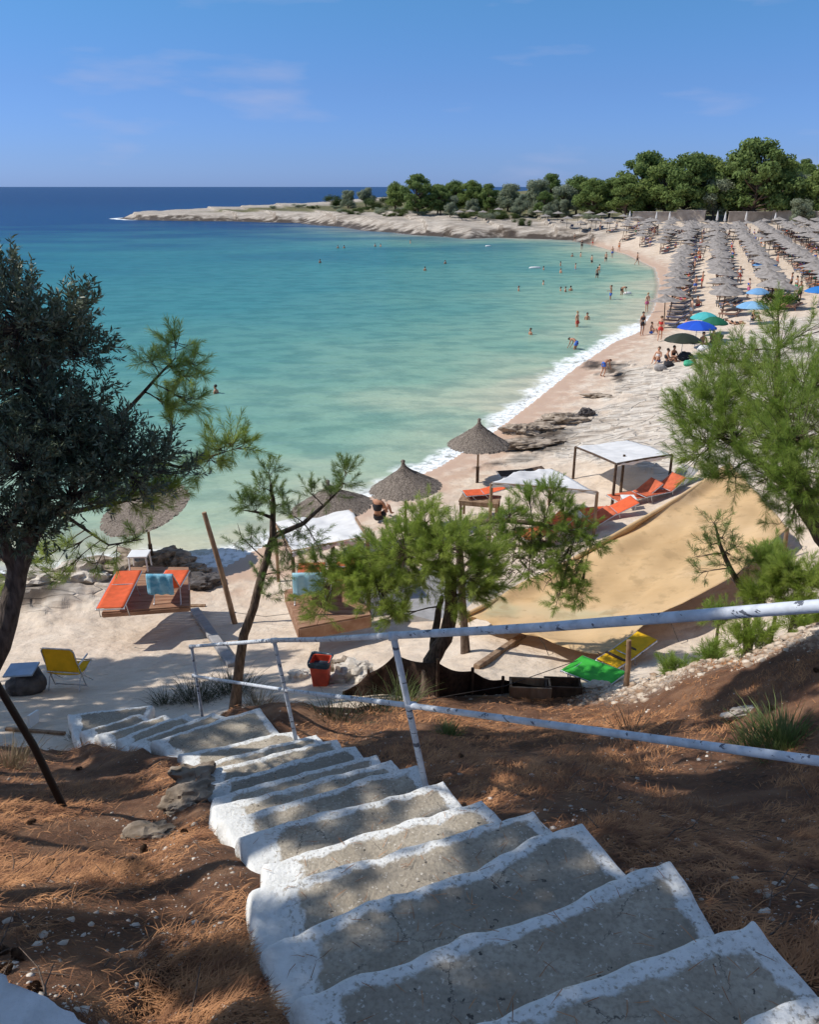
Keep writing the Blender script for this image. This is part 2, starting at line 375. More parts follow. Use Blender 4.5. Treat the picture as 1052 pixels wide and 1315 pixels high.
def loggrid(y0, y1, ny, amax, na, outer, nouter, off):
    b = np.linspace(math.log(y0+off), math.log(y1+off), ny); Y = np.exp(b)-off
    a = np.concatenate([-np.geomspace(outer, amax, nouter)[:-1], np.linspace(-amax, amax, na), np.geomspace(amax, outer, nouter)[1:]])
    X = a[None]*(Y[:, None]+off); YY = np.repeat(Y[:, None], len(a), 1)
    nx = len(a); i = np.arange(ny-1)[:, None]*nx+np.arange(nx-1)[None]
    F = np.stack([i, i+1, i+nx+1, i+nx], -1).reshape(-1, 4)
    return X.ravel(), YY.ravel(), F
X, Y, F = loggrid(-3.2, 1500, 860, .60, 640, 4.5, 50, 4.2)
Z, (sd_, ea, ro, fo, ru) = relief(X, Y, True)
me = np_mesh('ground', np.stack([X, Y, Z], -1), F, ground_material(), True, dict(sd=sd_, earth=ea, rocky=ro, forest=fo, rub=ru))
tag(link(bpy.data.objects.new('ground', me)), kind='structure')
# ------------------------------------------------------------------ sea
def sea_material():
    m, k = newmat('sea_water'); b = k.n['Principled BSDF']
    pos = k('ShaderNodeTexCoord').outputs['Object']; xyz = k('ShaderNodeSeparateXYZ', {0: pos})
    off = k.attr('off')
    mpa = k('ShaderNodeMapping', {0: pos, 'Scale': (.6, 1, 1)}).outputs[0]
    patch = k.noise(mpa, .05, 5); fine = k.noise(mpa, .55, 6, .6)
    d = k.math('ADD', off, k.mr(patch, .3, .7, -5, 5)); d = k.math('MAXIMUM', d, off if False else k.math('MULTIPLY', off, .55))
    c = k.ramp(k.math('DIVIDE', d, 90.0), [(0, (.52, .50, .38)), (.03, (.37, .455, .34)), (.09, (.215, .37, .29)), (.20, (.115, .29, .26)), (.42, (.055, .225, .24)), (1, (.022, .165, .21))])
    deep = k.mr(k.math('ADD', k.math('SUBTRACT', xyz.outputs[1], k.math('MULTIPLY', xyz.outputs[0], .25)), k.mr(patch, .3, .7, -30, 30)), 100, 300)
    c = k.mix(deep, c, (.002, .040, .145))
    deep2 = k.mr(xyz.outputs[1], 280, 700); c = k.mix(deep2, c, (.002, .026, .118))
    c = k.mix(k.mr(fine, .42, .62, 0, .30), c, (.01, .10, .12))
    # foam along the beach, thin seams further out
    nz = k.noise(pos, .5, 3); nz2 = k.noise(pos, 3.2, 7, .7)
    fw = k.attr('foam')
    e1 = k.math('SUBTRACT', k.math('ADD', k.math('MULTIPLY', fw, k.mr(nz, .3, .7, .5, 1.5)), 0), off)
    f1 = k.math('MULTIPLY', k.mr(e1, -.45, .55), k.mr(nz2, .33, .50))
    f1 = k.math('MAXIMUM', f1, k.math('MULTIPLY', k.mr(e1, -.1, 1.0), .8))
    mpl = k('ShaderNodeMapping', {0: pos, 'Scale': (.5, 1, 1)}).outputs[0]
    c = k.mix(f1, c, (.86, .89, .90))
    k.L.new(c, b.inputs['Base Color'])
    b.inputs['Specular IOR Level'].default_value = 0.0; b.inputs['Roughness'].default_value = .9
    mpw = k('ShaderNodeMapping', {0: pos, 'Rotation': (0, 0, R(-14)), 'Scale': (.55, 1.15, 1)}).outputs[0]
    h = k.math('ADD', k.math('MULTIPLY', k.noise(mpw, .9, 4, .6), 1.0), k.math('MULTIPLY', k.noise(mpw, 4.0, 4, .6), .22))
    h = k.math('ADD', h, k.math('MULTIPLY', k.noise(mpw, .16, 3), 2.2)); h = k.math('ADD', h, k.math('MULTIPLY', f1, .25))
    bmp = k('ShaderNodeBump', {'Height': h, 'Strength': .7, 'Distance': .22}).outputs[0]; k.L.new(bmp, b.inputs['Normal'])
    gl = k('ShaderNodeBsdfGlossy', {'Roughness': .16, 'Normal': bmp}); gl.inputs[0].default_value = (1, 1, 1, 1)
    fr = k('ShaderNodeFresnel', {'IOR': 1.33, 'Normal': bmp}).outputs[0]
    gm = k('ShaderNodeMixShader', {0: k.math('MULTIPLY', k.mr(fr, 0, 1, .015, .24), k.math('SUBTRACT', 1, f1))}); k.L.new(b.outputs[0], gm.inputs[1]); k.L.new(gl.outputs[0], gm.inputs[2])
    tr = k('ShaderNodeBsdfTransparent'); ms = k('ShaderNodeMixShader', {0: k.math('MAXIMUM', k.mr(off, 0.0, .8, .3, 1), f1)})
    k.L.new(tr.outputs[0], ms.inputs[1]); k.L.new(gm.outputs[0], ms.inputs[2]); k.L.new(ms.outputs[0], k.n['Material Output'].inputs[0])
    return m
X, Y, F = loggrid(12, 30000, 560, .62, 560, 6, 20, 6)
o_ = -shore_d(X, Y)
pp = P_([(250,735,0),(330,706,0),(480,635,0),(600,575,0),(720,487,0),(822,426,0)]); qq = np.array(pp)
foam = .10+.75*sst(9, 1.5, segdist(X, Y, pp, False))+.35*sst(14, 5, segdist(X, Y, P_([(760,465,0),(822,426,0)]), False))
foam += 2.4*sst(14, 3, segdist(X, Y, [tuple(un(150,281.3)[:2]), tuple(un(160,282)[:2])], False))
tip = sst(10, 30, segdist(X, Y, [tuple(un(560,300)[:2]), tuple(un(420,290)[:2])], False))
me = np_mesh('sea', np.stack([X, Y, 0*X], -1), F, sea_material(), True, dict(off=o_, foam=foam))
tag(link(bpy.data.objects.new('sea', me)), kind='structure')
# ------------------------------------------------------------------ staircase
def stair_material():
    m, k = newmat('painted_concrete'); b = k.n['Principled BSDF']
    pos = k('ShaderNodeTexCoord').outputs['Object']
    n1 = k.noise(pos, 14, 6, .65); n2 = k.noise(pos, 4, 5); n3 = k.noise(pos, 55, 4)
    conc = k.ramp(n2, [(.3, (.31, .265, .205)), (.5, (.41, .355, .28)), (.7, (.49, .43, .345))])
    conc = k.mix(k.mr(n3, .4, .7, 0, .55), conc, (.21, .18, .14)); conc = k.mix(k.mr(k.noise(pos, 1.3, 4), .45, .65, 0, .45), conc, (.22, .19, .155))
    dpos = k('ShaderNodeVectorMath', {0: pos, 1: k('ShaderNodeVectorMath', {0: k('ShaderNodeTexNoise', {0: pos, 'Scale': 70.0}).outputs[1], 'Scale': .035}, operation='SCALE').outputs[0]}, operation='ADD').outputs[0]
    v = k('ShaderNodeTexVoronoi', {0: dpos, 'Scale': 52.0, 'Randomness': 1.0}); 
    agg = k.math('MULTIPLY', k.mr(v.outputs['Distance'], .20, .34, 1, 0), k.mr(k('ShaderNodeSeparateColor', {0: v.outputs['Color']}).outputs[0], .70, .76))
    conc = k.mix(agg, conc, (.58, .53, .46))
    v2 = k('ShaderNodeTexVoronoi', {0: dpos, 'Scale': 34.0}); ag2 = k.math('MULTIPLY', k.mr(v2.outputs['Distance'], .22, .3, 1, 0), k.mr(k('ShaderNodeSeparateColor', {0: v2.outputs['Color']}).outputs[1], .90, .92))
    conc = k.mix(ag2, conc, (.09, .08, .07))
    pw = k.math('ADD', k.attr('paint'), k.math('MULTIPLY', k.math('SUBTRACT', n1, .5), .10))
    pw = k.math('ADD', pw, k.math('MULTIPLY', k.math('SUBTRACT', n2, .5), .08))
    pm = k.mr(pw, -.012, .012)
    worn = k.mr(k.noise(pos, 48, 6, .7), .53, .62, 0, .85); worn = k.math('MULTIPLY', worn, k.mr(pw, .16, .0))
    pm = k.math('MULTIPLY', pm, k.math('SUBTRACT', 1, worn))
    crk = k('ShaderNodeTexVoronoi', {0: dpos, 'Scale': 1.7}, feature='DISTANCE_TO_EDGE').outputs[0]; conc = k.mix(k.math('MULTIPLY', k.mr(crk, .0, .006, .8, 0), k.mr(n2, .45, .55)), conc, (.07, .06, .05))
    white = k.mix(k.mr(n1, .35, .7), (.80, .80, .78), (.66, .66, .64))
    c = k.mix(pm, conc, white)
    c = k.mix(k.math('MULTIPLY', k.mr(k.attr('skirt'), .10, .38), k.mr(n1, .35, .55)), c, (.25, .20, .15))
    k.L.new(c, b.inputs['Base Color']); b.inputs['Roughness'].default_value = .85; b.inputs['Specular IOR Level'].default_value = .25
    h = k.math('ADD', k.math('MULTIPLY', n1, .9), k.math('MULTIPLY', n3, .5)); h = k.math('ADD', h, k.math('MULTIPLY', pm, .15))
    k.L.new(k('ShaderNodeBump', {'Height': h, 'Strength': .6, 'Distance': .02}).outputs[0], b.inputs['Normal'])
    return m
M_stair = stair_material()
def step_block(i, name, parent, l, r, ul, ur, z, wl, wr, wn_, drop=.62):
    """tread from its nosing l-r back under the upper step (ul-ur)"""
    NU, NV = 84, 34; W = (r-l).length
    bk = .05
    ul = Vector((ul.x, ul.y, z))-(l-ul).normalized()*0; ur = Vector((ur.x, ur.y, z))
    dl = (Vector((ul.x, ul.y, z))-l); dr = (ur-r)
    ul = l+dl*(1+bk/max(dl.length, .1)); ur = r+dr*(1+bk/max(dr.length, .1))
    dep = ((ul-l).length+(ur-r).length)/2
    us = np.linspace(0, 1, NU); vs = np.linspace(0, 1, NV)**1.3
    U, Vv = np.meshgrid(us, vs, indexing='ij')
    L = np.array(l); Rr = np.array(r); UL = np.array(ul); UR = np.array(ur)
    Pn = (L*(1-U[..., None])+Rr*U[..., None])*(1-Vv[..., None])+(UL*(1-U[..., None])+UR*U[..., None])*Vv[..., None]
    ax = np.array((r-l).normalized()); ay = np.array([-ax[1], ax[0], 0])   # ay points down the stairs or up
    if np.dot(ay, UL-L) > 0: ay = -ay
    sdx = 37.0*i
    wob = lambda a, f, s_: fbm(a*f+sdx, a*0+s_, 4, 50+i)
    # irregular outline
    nx = wob(U*W, 2.2, 1.0)*.030*(1-Vv)+.018*fbm(U*W*9+sdx, Vv*0, 2, 77)*(1-Vv)
    sl_ = wob(Vv*dep, 3.0, 5.0)*.05; sr_ = wob(Vv*dep, 3.0, 9.0)*.035
    Pn = Pn+ay*nx[..., None]+ax*((sl_*(1-U)+sr_*U)*1.0)[..., None]
    arch = .05*np.sin(np.pi*U)*0
    dn = Vv*dep; dlf = U*W; drt = (1-U)*W
    rd = .036
    dmin = np.minimum(np.minimum(dn, dlf), drt)
    t = np.clip(1-dmin/rd, 0, 1); zz = z-rd*(1-np.sqrt(np.clip(1-t*t, 0, 1)))
    zz = zz+.012*fbm(Pn[..., 0]*3, Pn[..., 1]*3, 3, 4)
    paint = np.maximum(np.maximum(wn_-dn, wl*(1+.35*wob(Vv*dep, 5, 3))-dlf), wr-drt)
    Pn[..., 2] = zz
    ring = [(a, 0) for a in range(NU)]+[(NU-1, b_) for b_ in range(1, NV)]
    left = [(0, b_) for b_ in range(NV-1, 0, -1)]
    ringi = left+ring
    V = Pn.reshape(-1, 3); n0 = len(V); F = []
    idx = lambda a, b_: a*NV+b_
    ia, ib = np.meshgrid(np.arange(NU-1), np.arange(NV-1), indexing='ij')
    F = np.stack([ia*NV+ib, (ia+1)*NV+ib, (ia+1)*NV+ib+1, ia*NV+ib+1], -1).reshape(-1, 4)
    paint = paint.ravel(); skirt = np.zeros(n0)
    ri = np.array([idx(a, b_) for a, b_ in ringi]); base = V[ri].copy()
    cen = V.mean(0); prev = ri; allV = [V]; allP = [paint]; allS = [skirt]; Fs = [F]; cnt = n0
    for k_, dz in enumerate((.03, .08, .14, .22, .32, .45, drop)):
        q = base.copy(); q[:, 2] = base[:, 2]-dz
        out = (base-cen); out[:, 2] = 0; out /= np.linalg.norm(out, axis=1)[:, None]+1e-9
        arc = np.cumsum(np.append(0, np.hypot(*(np.diff(base[:, :2], axis=0).T))))
        q += out*(.016*math.sin(min(1, dz*8)*2.2)-.05*max(0, dz-.12)+(.006+.024*np.exp(-dz*8))*fbm(arc*4+sdx, arc*0+dz*2, 3, 61)[:, None]*min(1, dz*8))
        allV.append(q)
        isn = np.array([b_ == 0 and 0 < a < NU-1 for a, b_ in ringi])
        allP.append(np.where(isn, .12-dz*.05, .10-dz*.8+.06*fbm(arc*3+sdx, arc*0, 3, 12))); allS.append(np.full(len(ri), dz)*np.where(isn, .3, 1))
        cur = np.arange(cnt, cnt+len(ri)); cnt += len(ri)
        Fs.append(np.stack([prev[:-1], cur[:-1], cur[1:], prev[1:]], -1)); prev = cur
    me = np_mesh(name, np.concatenate(allV), np.concatenate(Fs), M_stair, True, dict(paint=np.concatenate(allP), skirt=np.concatenate(allS)))
    return link(bpy.data.objects.new(name, me), parent)
st_root = empty('stone_staircase', (0, 0, 0), 0, 'rough concrete staircase with white painted step edges winding down to the sand', 'staircase')
prevp = None
for i, (l, r) in enumerate(steps):
    if i == 0: ul, ur = l+Vector((.35, -.45, 0)), r+Vector((.15, -.5, 0))
    else: ul, ur = steps[i-1]
    wl = .13 if i < 3 else (.20 if i < 9 else .17); wr = .10
    step_block(i, 'step', st_root, l, r, ul, ur, l.z, wl, wr, .078 if i < 8 else .075)
# top step on which the viewer stands
l, r = steps[0]; ul, ur = l+Vector((.35, -.45, RISE)), r+Vector((.15, -.5, RISE))
step_block(20, 'step', st_root, ul, ur, ul+Vector((.2, -1.2, 0)), ur+Vector((.2, -1.2, 0)), Z0+RISE, .1, .08, .06)
# white slab at the bottom left corner
a = un(-60, 1215, 8.42); b_ = un(128, 1325, 8.42); 
sr = empty('painted_slab', (0, 0, 0), 0, 'bluish white painted concrete slab edge in the corner below the needle strewn bank', 'slab')
mbs = MB(); q_ = [a, b_, b_+Vector((-.45, -.75, 0)), a+Vector((-.5, -.75, 0))]
mbs.grid(lambda u, v: q_[0].lerp(q_[1], u).lerp(q_[3].lerp(q_[2], u), v)+Vector((.012*float(fbm(np.array([u*9]), np.array([v*5]), 3, 5)[0]),)*2+(.008*float(fbm(np.array([u*9]), np.array([v*5]), 3, 6)[0]),)), 40, 12)
mbs.grid(lambda u, v: q_[0].lerp(q_[1], u)+Vector((.012*float(fbm(np.array([u*9]), np.array([0.]), 3, 5)[0]),)*2+(-.4*v,)), 40, 3)
mbs.build('slab_body', mat('pale_cement', (.50, .50, .50), .9, col2=(.64, .64, .65), scale=9, bump=.5, bscale=40), sr)
# ------------------------------------------------------------------ foliage
def unit(a): return a/(np.linalg.norm(a, axis=-1, keepdims=True)+1e-9)
def needle_tris(Pb, D, Ls, K, nl, w, spread=(62, 22), rg=None):
    rg = rg or rng; n = len(Pb)
    s = rg.uniform(.0, 1, (n, K)); az = rg.uniform(0, 2*math.pi, (n, K))
    ref = np.where(np.abs(D[:, 2:3]) < .9, np.array([[0, 0, 1.]]), np.array([[1., 0, 0]])); A = unit(np.cross(D, ref)); B = np.cross(D, A)
    al = np.radians(spread[0]+(spread[1]-spread[0])*s+rg.normal(0, 7, (n, K)))
    rad = A[:, None]*np.cos(az)[..., None]+B[:, None]*np.sin(az)[..., None]
    d = D[:, None]*np.cos(al)[..., None]+rad*np.sin(al)[..., None]
    p = Pb[:, None]+D[:, None]*(s*Ls[:, None])[..., None]
    L = nl*rg.uniform(.75, 1.15, (n, K))[..., None]
    side = unit(np.cross(d, rg.normal(size=(n, K, 3))))*w/2
    mid = p+d*L*.55; tip = p+d*L; tip[..., 2] -= L[..., 0]*.10
    V = np.stack([p-side*.6, p+side*.6, mid+side, tip, mid-side], 2).reshape(-1, 3)
    m = n*K; b = np.arange(m)[:, None]*5
    F = np.concatenate([b+np.array([[0, 1, 2]]), b+np.array([[0, 2, 4]]), b+np.array([[4, 2, 3]])])
    return V, F
def leaf_quads(Pb, D, Ls, K, ll, w, rg=None):
    rg = rg or rng; n = len(Pb)
    s = (np.arange(K)[None]+rg.uniform(0, .6, (n, K)))/K; az = rg.uniform(0, 2*math.pi, (n, K))
    ref = np.where(np.abs(D[:, 2:3]) < .9, np.array([[0, 0, 1.]]), np.array([[1., 0, 0]])); A = unit(np.cross(D, ref)); B = np.cross(D, A)
    al = np.radians(rg.uniform(28, 65, (n, K)))
    rad = A[:, None]*np.cos(az)[..., None]+B[:, None]*np.sin(az)[..., None]
    d = D[:, None]*np.cos(al)[..., None]+rad*np.sin(al)[..., None]
    p = Pb[:, None]+D[:, None]*(s*Ls[:, None])[..., None]; L = ll*rg.uniform(.7, 1.2, (n, K))[..., None]
    side = unit(np.cross(d, rg.normal(size=(n, K, 3))))*w/2
    V = np.stack([p, p+d*L*.45+side, p+d*L, p+d*L*.45-side], 2).reshape(-1, 3); m = n*K
    return V, np.arange(m*4).reshape(-1, 4)
def bark(name, a, b, sc_=30): return mat(name, a, .95, col2=b, scale=sc_, bump=.9, bscale=sc_*1.6, stretch=(1, 1, .25), spec=.15)
M_bark = bark('pine_bark', (.07, .05, .038), (.17, .125, .095))
M_barkO = bark('olive_bark', (.06, .048, .04), (.15, .12, .10))
M_dead = bark('dead_twigs', (.09, .065, .05), (.2, .15, .12))
M_ndl = mat('needles_bright', (.27, .37, .06), .5, col2=(.42, .50, .12), scale=3.0, trans=.55, spec=.35)
M_ndl2 = mat('needles_green', (.20, .31, .05), .5, col2=(.35, .44, .10), scale=2.6, trans=.52, spec=.35)
M_ndl3 = mat('needles_dark', (.11, .18, .045), .5, col2=(.22, .30, .07), scale=3.0, trans=.4, spec=.35)
M_olv = mat('olive_leaves', (.085, .115, .06), .42, col2=(.17, .20, .13), scale=8.0, trans=.12, spec=.5)
M_far = [mat('far_pine_a', (.14, .20, .06), .8, col2=(.28, .35, .11), scale=.9, trans=.38, spec=.1),
         mat('far_pine_b', (.115, .175, .055), .8, col2=(.23, .30, .10), scale=.8, trans=.38, spec=.1),
         mat('far_olive', (.20, .235, .15), .8, col2=(.33, .37, .26), scale=.9, trans=.35, spec=.1),
         mat('far_shrub', (.05, .08, .025), .8, col2=(.12, .15, .05), scale=1.2, trans=.12, spec=.1)]
def near_tree(kind, name, label, cat, group, trunk, tr, lobes, m_leaf, m_bark, dens=.03, K=60, nl=.085, wd=.0036, sl=(.10, .24), extra=(), twigs=True, seed=1, up=.45, shell=.35, attach=None, leaves_from_limb=True, local=True):
    """trunk: world points, tr: radii; lobes: (centre, radius, number of shoots or None, squash)"""
    rg = np.random.default_rng(seed); rn = random.Random(seed)
    root = empty(name, trunk[0], 0, label, cat, group); o = Vector(trunk[0])
    tb = MB(); T = [Vector(p)-o for p in trunk]
    def smooth_path(p, r):
        q = []; rr = []
        for i in range(len(p)-1):
            for s in range(3):
                f = s/3; q.append(p[i].lerp(p[i+1], f)+Vector((rn.uniform(-1, 1), rn.uniform(-1, 1), 0))*r[i]*.18*(1 if s else 0)); rr.append(r[i]*(1-f)+r[i+1]*f)
        q.append(p[-1]); rr.append(r[-1]); return q, rr
    q, rr = smooth_path(T, tr)
    rr[0] *= 1.25
    tb.tube([q[0]-Vector((0, 0, .3))]+q, [rr[0]*1.2]+rr, 10)
    for ex, er in extra:
        a, b = smooth_path([Vector(p)-o for p in ex], er); tb.tube(a, b, 7)
        q = q+a; rr = rr+b
    PB = []; DD = []; LL = []
    for li, lb in enumerate(lobes):
        c, r, n = Vector(lb[0])-o, lb[1], lb[2]; sq = lb[3] if len(lb) > 3 else .75
        if n is None: n = max(8, int(dens*1.9*(r*1000/10)**2*.9))
        # limb from the closest wood towards the lobe
        cands = sorted(range(len(q)), key=lambda i: (q[i]-c).length+max(0, q[i].z-c.z)*.6)
        a = q[cands[0]]; ra = min(rr[cands[0]]*.5, .008+r*.022)
        m1 = a.lerp(c, .5)+Vector((rn.uniform(-.1, .1), rn.uniform(-.1, .1), rn.uniform(-.05, .15)))*r*1.2
        limb = [a, a.lerp(m1, .5)+Vector((0, 0, r*.05)), m1, m1.lerp(c, .5), c, c+(c-m1)*.4]
        tb.tube(limb, [ra, ra*.85, ra*.7, ra*.5, ra*.35, .003], 6)
        for _ in range(n):
            v = Vector(unit(rg.normal(size=3))); rad = r*(shell+(1-shell)*rn.random()**.6)
            p = c+Vector((v.x*rad, v.y*rad, v.z*rad*sq))
            f = rn.uniform(.35, 1); k = f*(len(limb)-2); i0 = int(k); s0 = limb[i0].lerp(limb[i0+1], k-i0)
            d = (p-s0); d = (d.normalized()*.55+v*.35+Vector((0, 0, up))+Vector(rg.normal(size=3))*.22).normalized()
            L = rn.uniform(*sl)
            if twigs:
                tb.tube([s0, s0.lerp(p, .5)+Vector((0, 0, -.03*r)), p, p+d*L], [.006*(.5+r), .004, .003, .0012], 3, cap=False)
            PB.append(p); DD.append(d); LL.append(L)
    tb.build('trunk', m_bark, root)
    PB = np.array(PB); DD = np.array(DD); LL = np.array(LL)
    if kind == 'pine': V, F = needle_tris(PB, DD, LL, K, nl, wd, rg=rg)
    else: V, F = leaf_quads(PB, DD, LL, K, nl, wd, rg=rg)
    me = np_mesh('crown', V, F, m_leaf, False); link(bpy.data.objects.new('crown', me), root)
    return root
def lob(l, n=None):                                   # (px, py, t, radius in px[, number])
    return [(at_t(q[0], q[1], q[2]), q[3]*q[2]/FPX, q[4] if len(q) > 4 else n) for q in l]
def onground(px, py, t):
    p = at_t(px, py, t); p.z = G(p.x, p.y); return p
# olive, left edge
ob = Vector((-3.95, 5.6, 0)); ob.z = G(ob.x, ob.y)
olive = near_tree('leaf', 'olive_tree', 'dark leaved olive tree with curved trunk filling the left edge above the yellow chair', 'tree', None,
    [ob, at_t(-25, 890, 7.0), at_t(8, 800, 6.9), at_t(22, 735, 6.8), at_t(40, 680, 6.7), at_t(55, 610, 6.6), at_t(60, 520, 6.6), at_t(50, 430, 6.6)],
    [.10, .095, .088, .08, .07, .05, .04, .02],
    lob([(18,425,6.3,50),(70,425,6.6,42),(100,395,6.8,22),(30,500,6.6,55),(108,455,6.7,26),(70,545,6.5,45),(118,520,6.7,26),(150,555,6.6,24),(22,600,6.3,55),(85,635,6.5,40),(165,590,6.7,36),
     (205,588,6.7,22),(230,608,6.7,12),(135,605,6.5,24),(5,375,6.6,36),(0,345,6.6,20),(50,680,6.6,26),(100,560,6.7,40),(110,590,6.9,36),(10,670,6.4,38),(-80,450,6.6,80),(-90,560,6.4,60),(-50,370,6.6,40),(-70,660,6.4,50),(180,625,6.6,22),(40,450,7.1,48),(45,565,7.2,50)]),
    M_olv, M_barkO, dens=.088, K=18, nl=.062, wd=.016, sl=(.12, .24), seed=3,
    extra=[([at_t(30, 715, 6.75), at_t(60, 665, 6.7), at_t(110, 630, 6.7), at_t(160, 605, 6.7)], [.05, .04, .03, .012]),
           ([at_t(22, 735, 6.8), at_t(0, 690, 6.6), at_t(-30, 600, 6.5), at_t(-60, 500, 6.5)], [.07, .06, .045, .02])])
# pine reaching out behind the olive
pb = Vector((-4.9, 7.3, 0)); pb.z = G(pb.x, pb.y)
near_tree('pine', 'pine_tree', 'bright green pine whose sprigs reach out from behind the dark olive', 'tree', None,
    [pb, at_t(-55, 850, 8.1), at_t(-20, 740, 8.0), at_t(20, 660, 7.8), at_t(60, 600, 7.8), at_t(120, 560, 7.8)], [.09, .08, .07, .06, .04, .03],
    lob([(228,440,7.6,16,14),(192,462,7.6,12,9),(250,468,7.6,13,11),(222,472,7.6,20,14),(240,486,7.6,16,12),(215,520,7.6,18,16),(245,518,7.6,14,10),(225,540,7.6,14,10),
     (268,592,7.4,18,16),(300,568,7.4,16,14),(285,578,7.4,16,12),(318,572,7.4,9,6),(250,600,7.5,14,9),(165,640,7.3,24,34),(195,630,7.3,20,26),(140,645,7.3,20,26),(225,625,7.4,14,12),
     (150,700,7.6,14,6),(175,690,7.6,12,5),(95,705,7.6,16,10),(125,725,7.6,14,6),(60,715,7.6,20,12),(75,740,7.6,16,8),(20,735,7.6,20,10)]),
    M_ndl, M_bark, K=101, nl=.085, wd=0.0027, seed=5, shell=.1,
    extra=[([at_t(120, 560, 7.8), at_t(165, 525, 7.7), at_t(195, 492, 7.6), at_t(225, 460, 7.6)], [.03, .02, .014, .006]),
           ([at_t(120, 560, 7.8), at_t(170, 585, 7.6), at_t(230, 600, 7.5), at_t(290, 580, 7.4)], [.03, .02, .015, .006]),
           ([at_t(20, 660, 7.8), at_t(80, 660, 7.6), at_t(130, 650, 7.4), at_t(180, 640, 7.3)], [.04, .03, .02, .008]),
           ([at_t(80, 660, 7.6), at_t(110, 680, 7.6), at_t(140, 700, 7.6), at_t(185, 692, 7.6)], [.02, .014, .009, .004])])
# thin leaning pine
b3 = onground(297, 862, 13.0)
near_tree('pine', 'pine_tree', 'thin leaning pine with sparse dark tufts between the leaning pole and the white canopy', 'tree', None,
    [b3, at_t(313, 815, 12.8), at_t(326, 780, 12.6), at_t(342, 720, 12.4), at_t(350, 690, 12.3), at_t(351, 650, 12.2), at_t(348, 622, 12.1)], [.085, .075, .068, .06, .05, .04, .02],
    lob([(318,648,12,12,14),(345,603,12,10,10),(333,628,12,12,10),(330,655,12,12,10),(366,648,12,10,8),(345,640,12,14,14),(398,632,12,10,8),(446,604,12,10,14),(440,620,12,14,14),(425,636,12,10,8),
     (385,682,12.4,14,12),(338,702,12.2,14,10),(368,700,12,16,14),(322,690,12.2,10,6),(405,694,12,14,10),(335,740,12.4,12,8),(360,735,12.4,14,10),(372,660,12,12,8),(345,765,12.5,10,4),(300,700,12.4,8,3)]),
    M_ndl3, M_bark, K=92, nl=.09, wd=0.0040, seed=8, shell=.1, sl=(.12, .28),
    extra=[([at_t(350, 690, 12.3), at_t(390, 672, 12.2), at_t(415, 650, 12.1), at_t(440, 625, 12)], [.045, .035, .025, .008]),
           ([at_t(350, 665, 12.2), at_t(332, 658, 12.1), at_t(312, 655, 12)], [.03, .02, .006]),
           ([at_t(342, 720, 12.4), at_t(310, 690, 12.4), at_t(305, 672, 12.4)], [.012, .008, .003])])
# centre pine
b4 = onground(548, 888, 12.3)
near_tree('pine', 'pine_tree', 'bushy bright green pine with forked curving trunk above the dark mesh fence', 'tree', None,
    [b4, at_t(553, 850, 12.2), at_t(572, 820, 12.1), at_t(580, 775, 11.9), at_t(579, 735, 11.8), at_t(565, 700, 11.8), at_t(540, 680, 11.9)], [.135, .12, .11, .10, .08, .065, .04],
    lob([(605,742,11.4,34),(572,705,11.4,40),(548,672,11.8,26),(523,708,11.6,42),(490,708,12,30),(458,732,12,30),(425,745,12.2,24),(490,760,11.8,32),(504,788,11.7,20),(450,712,12.2,14),
     (622,715,11.6,26),(598,690,11.8,24),(405,768,12.2,14),(541,650,11.9,12),(545,740,11.9,26),(400,725,12.4,14),(590,765,11.6,22),(470,742,12.0,26),(625,750,11.6,20),(412,790,12.3,10)]),
    M_ndl, M_bark, dens=.030, K=113, nl=.105, wd=0.0040, seed=11, sl=(.12, .3),
    extra=[([at_t(556, 850, 12.2), at_t(558, 815, 12.3), at_t(563, 785, 12.3), at_t(568, 765, 12.2)], [.08, .06, .05, .03]),
           ([at_t(579, 735, 11.8), at_t(540, 720, 11.8), at_t(490, 715, 12), at_t(440, 730, 12.1)], [.06, .045, .035, .012])])
# straggling pine with dead twigs
b5 = onground(600, 770, 14.6)
near_tree('pine', 'pine_tree', 'straggling half dead pine with brown twigs spreading over the tan shade net', 'tree', None,
    [b5, at_t(592, 735, 14.0), at_t(590, 700, 13.6), at_t(600, 672, 13.4), at_t(650, 668, 13.3), at_t(700, 674, 13.2), at_t(760, 690, 13.1)], [.075, .07, .065, .055, .045, .035, .015],
    lob([(680,638,13,15,26),(710,634,13,16,30),(655,660,13,15,24),(742,680,13,20,44),(722,720,13,26,64),(735,750,13,17,34),(692,702,13.2,22,46),(762,700,13,14,22),(640,690,13.3,18,26),(700,668,13,24,50),(660,690,13.2,20,30),(728,655,13,14,26),(745,765,13,12,18),(680,735,13.1,16,22),(715,775,12.9,10,10),(640,665,13.2,12,14)]),
    M_ndl2, M_dead, K=87, nl=.095, wd=0.0040, seed=14, shell=.1)
dead = MB(); rn = random.Random(4)
for k in range(260):
    c = at_t(rn.uniform(615, 740), rn.uniform(685, 745), 13.3); d = Vector((rn.uniform(-1, 1), rn.uniform(-1, 1), rn.uniform(-.5, .5))); L = rn.uniform(.15, .45)
    dead.tube([c, c+d*L*.5+Vector((0, 0, .05)), c+d*L], [.010, .007, .002], 3, cap=False)
tree5 = [o for o in bpy.data.objects if o.get('label', '').startswith('straggling')][0]
dd = dead.build('dead_branches', M_dead, tree5); dd.location = -Vector(tree5.location)
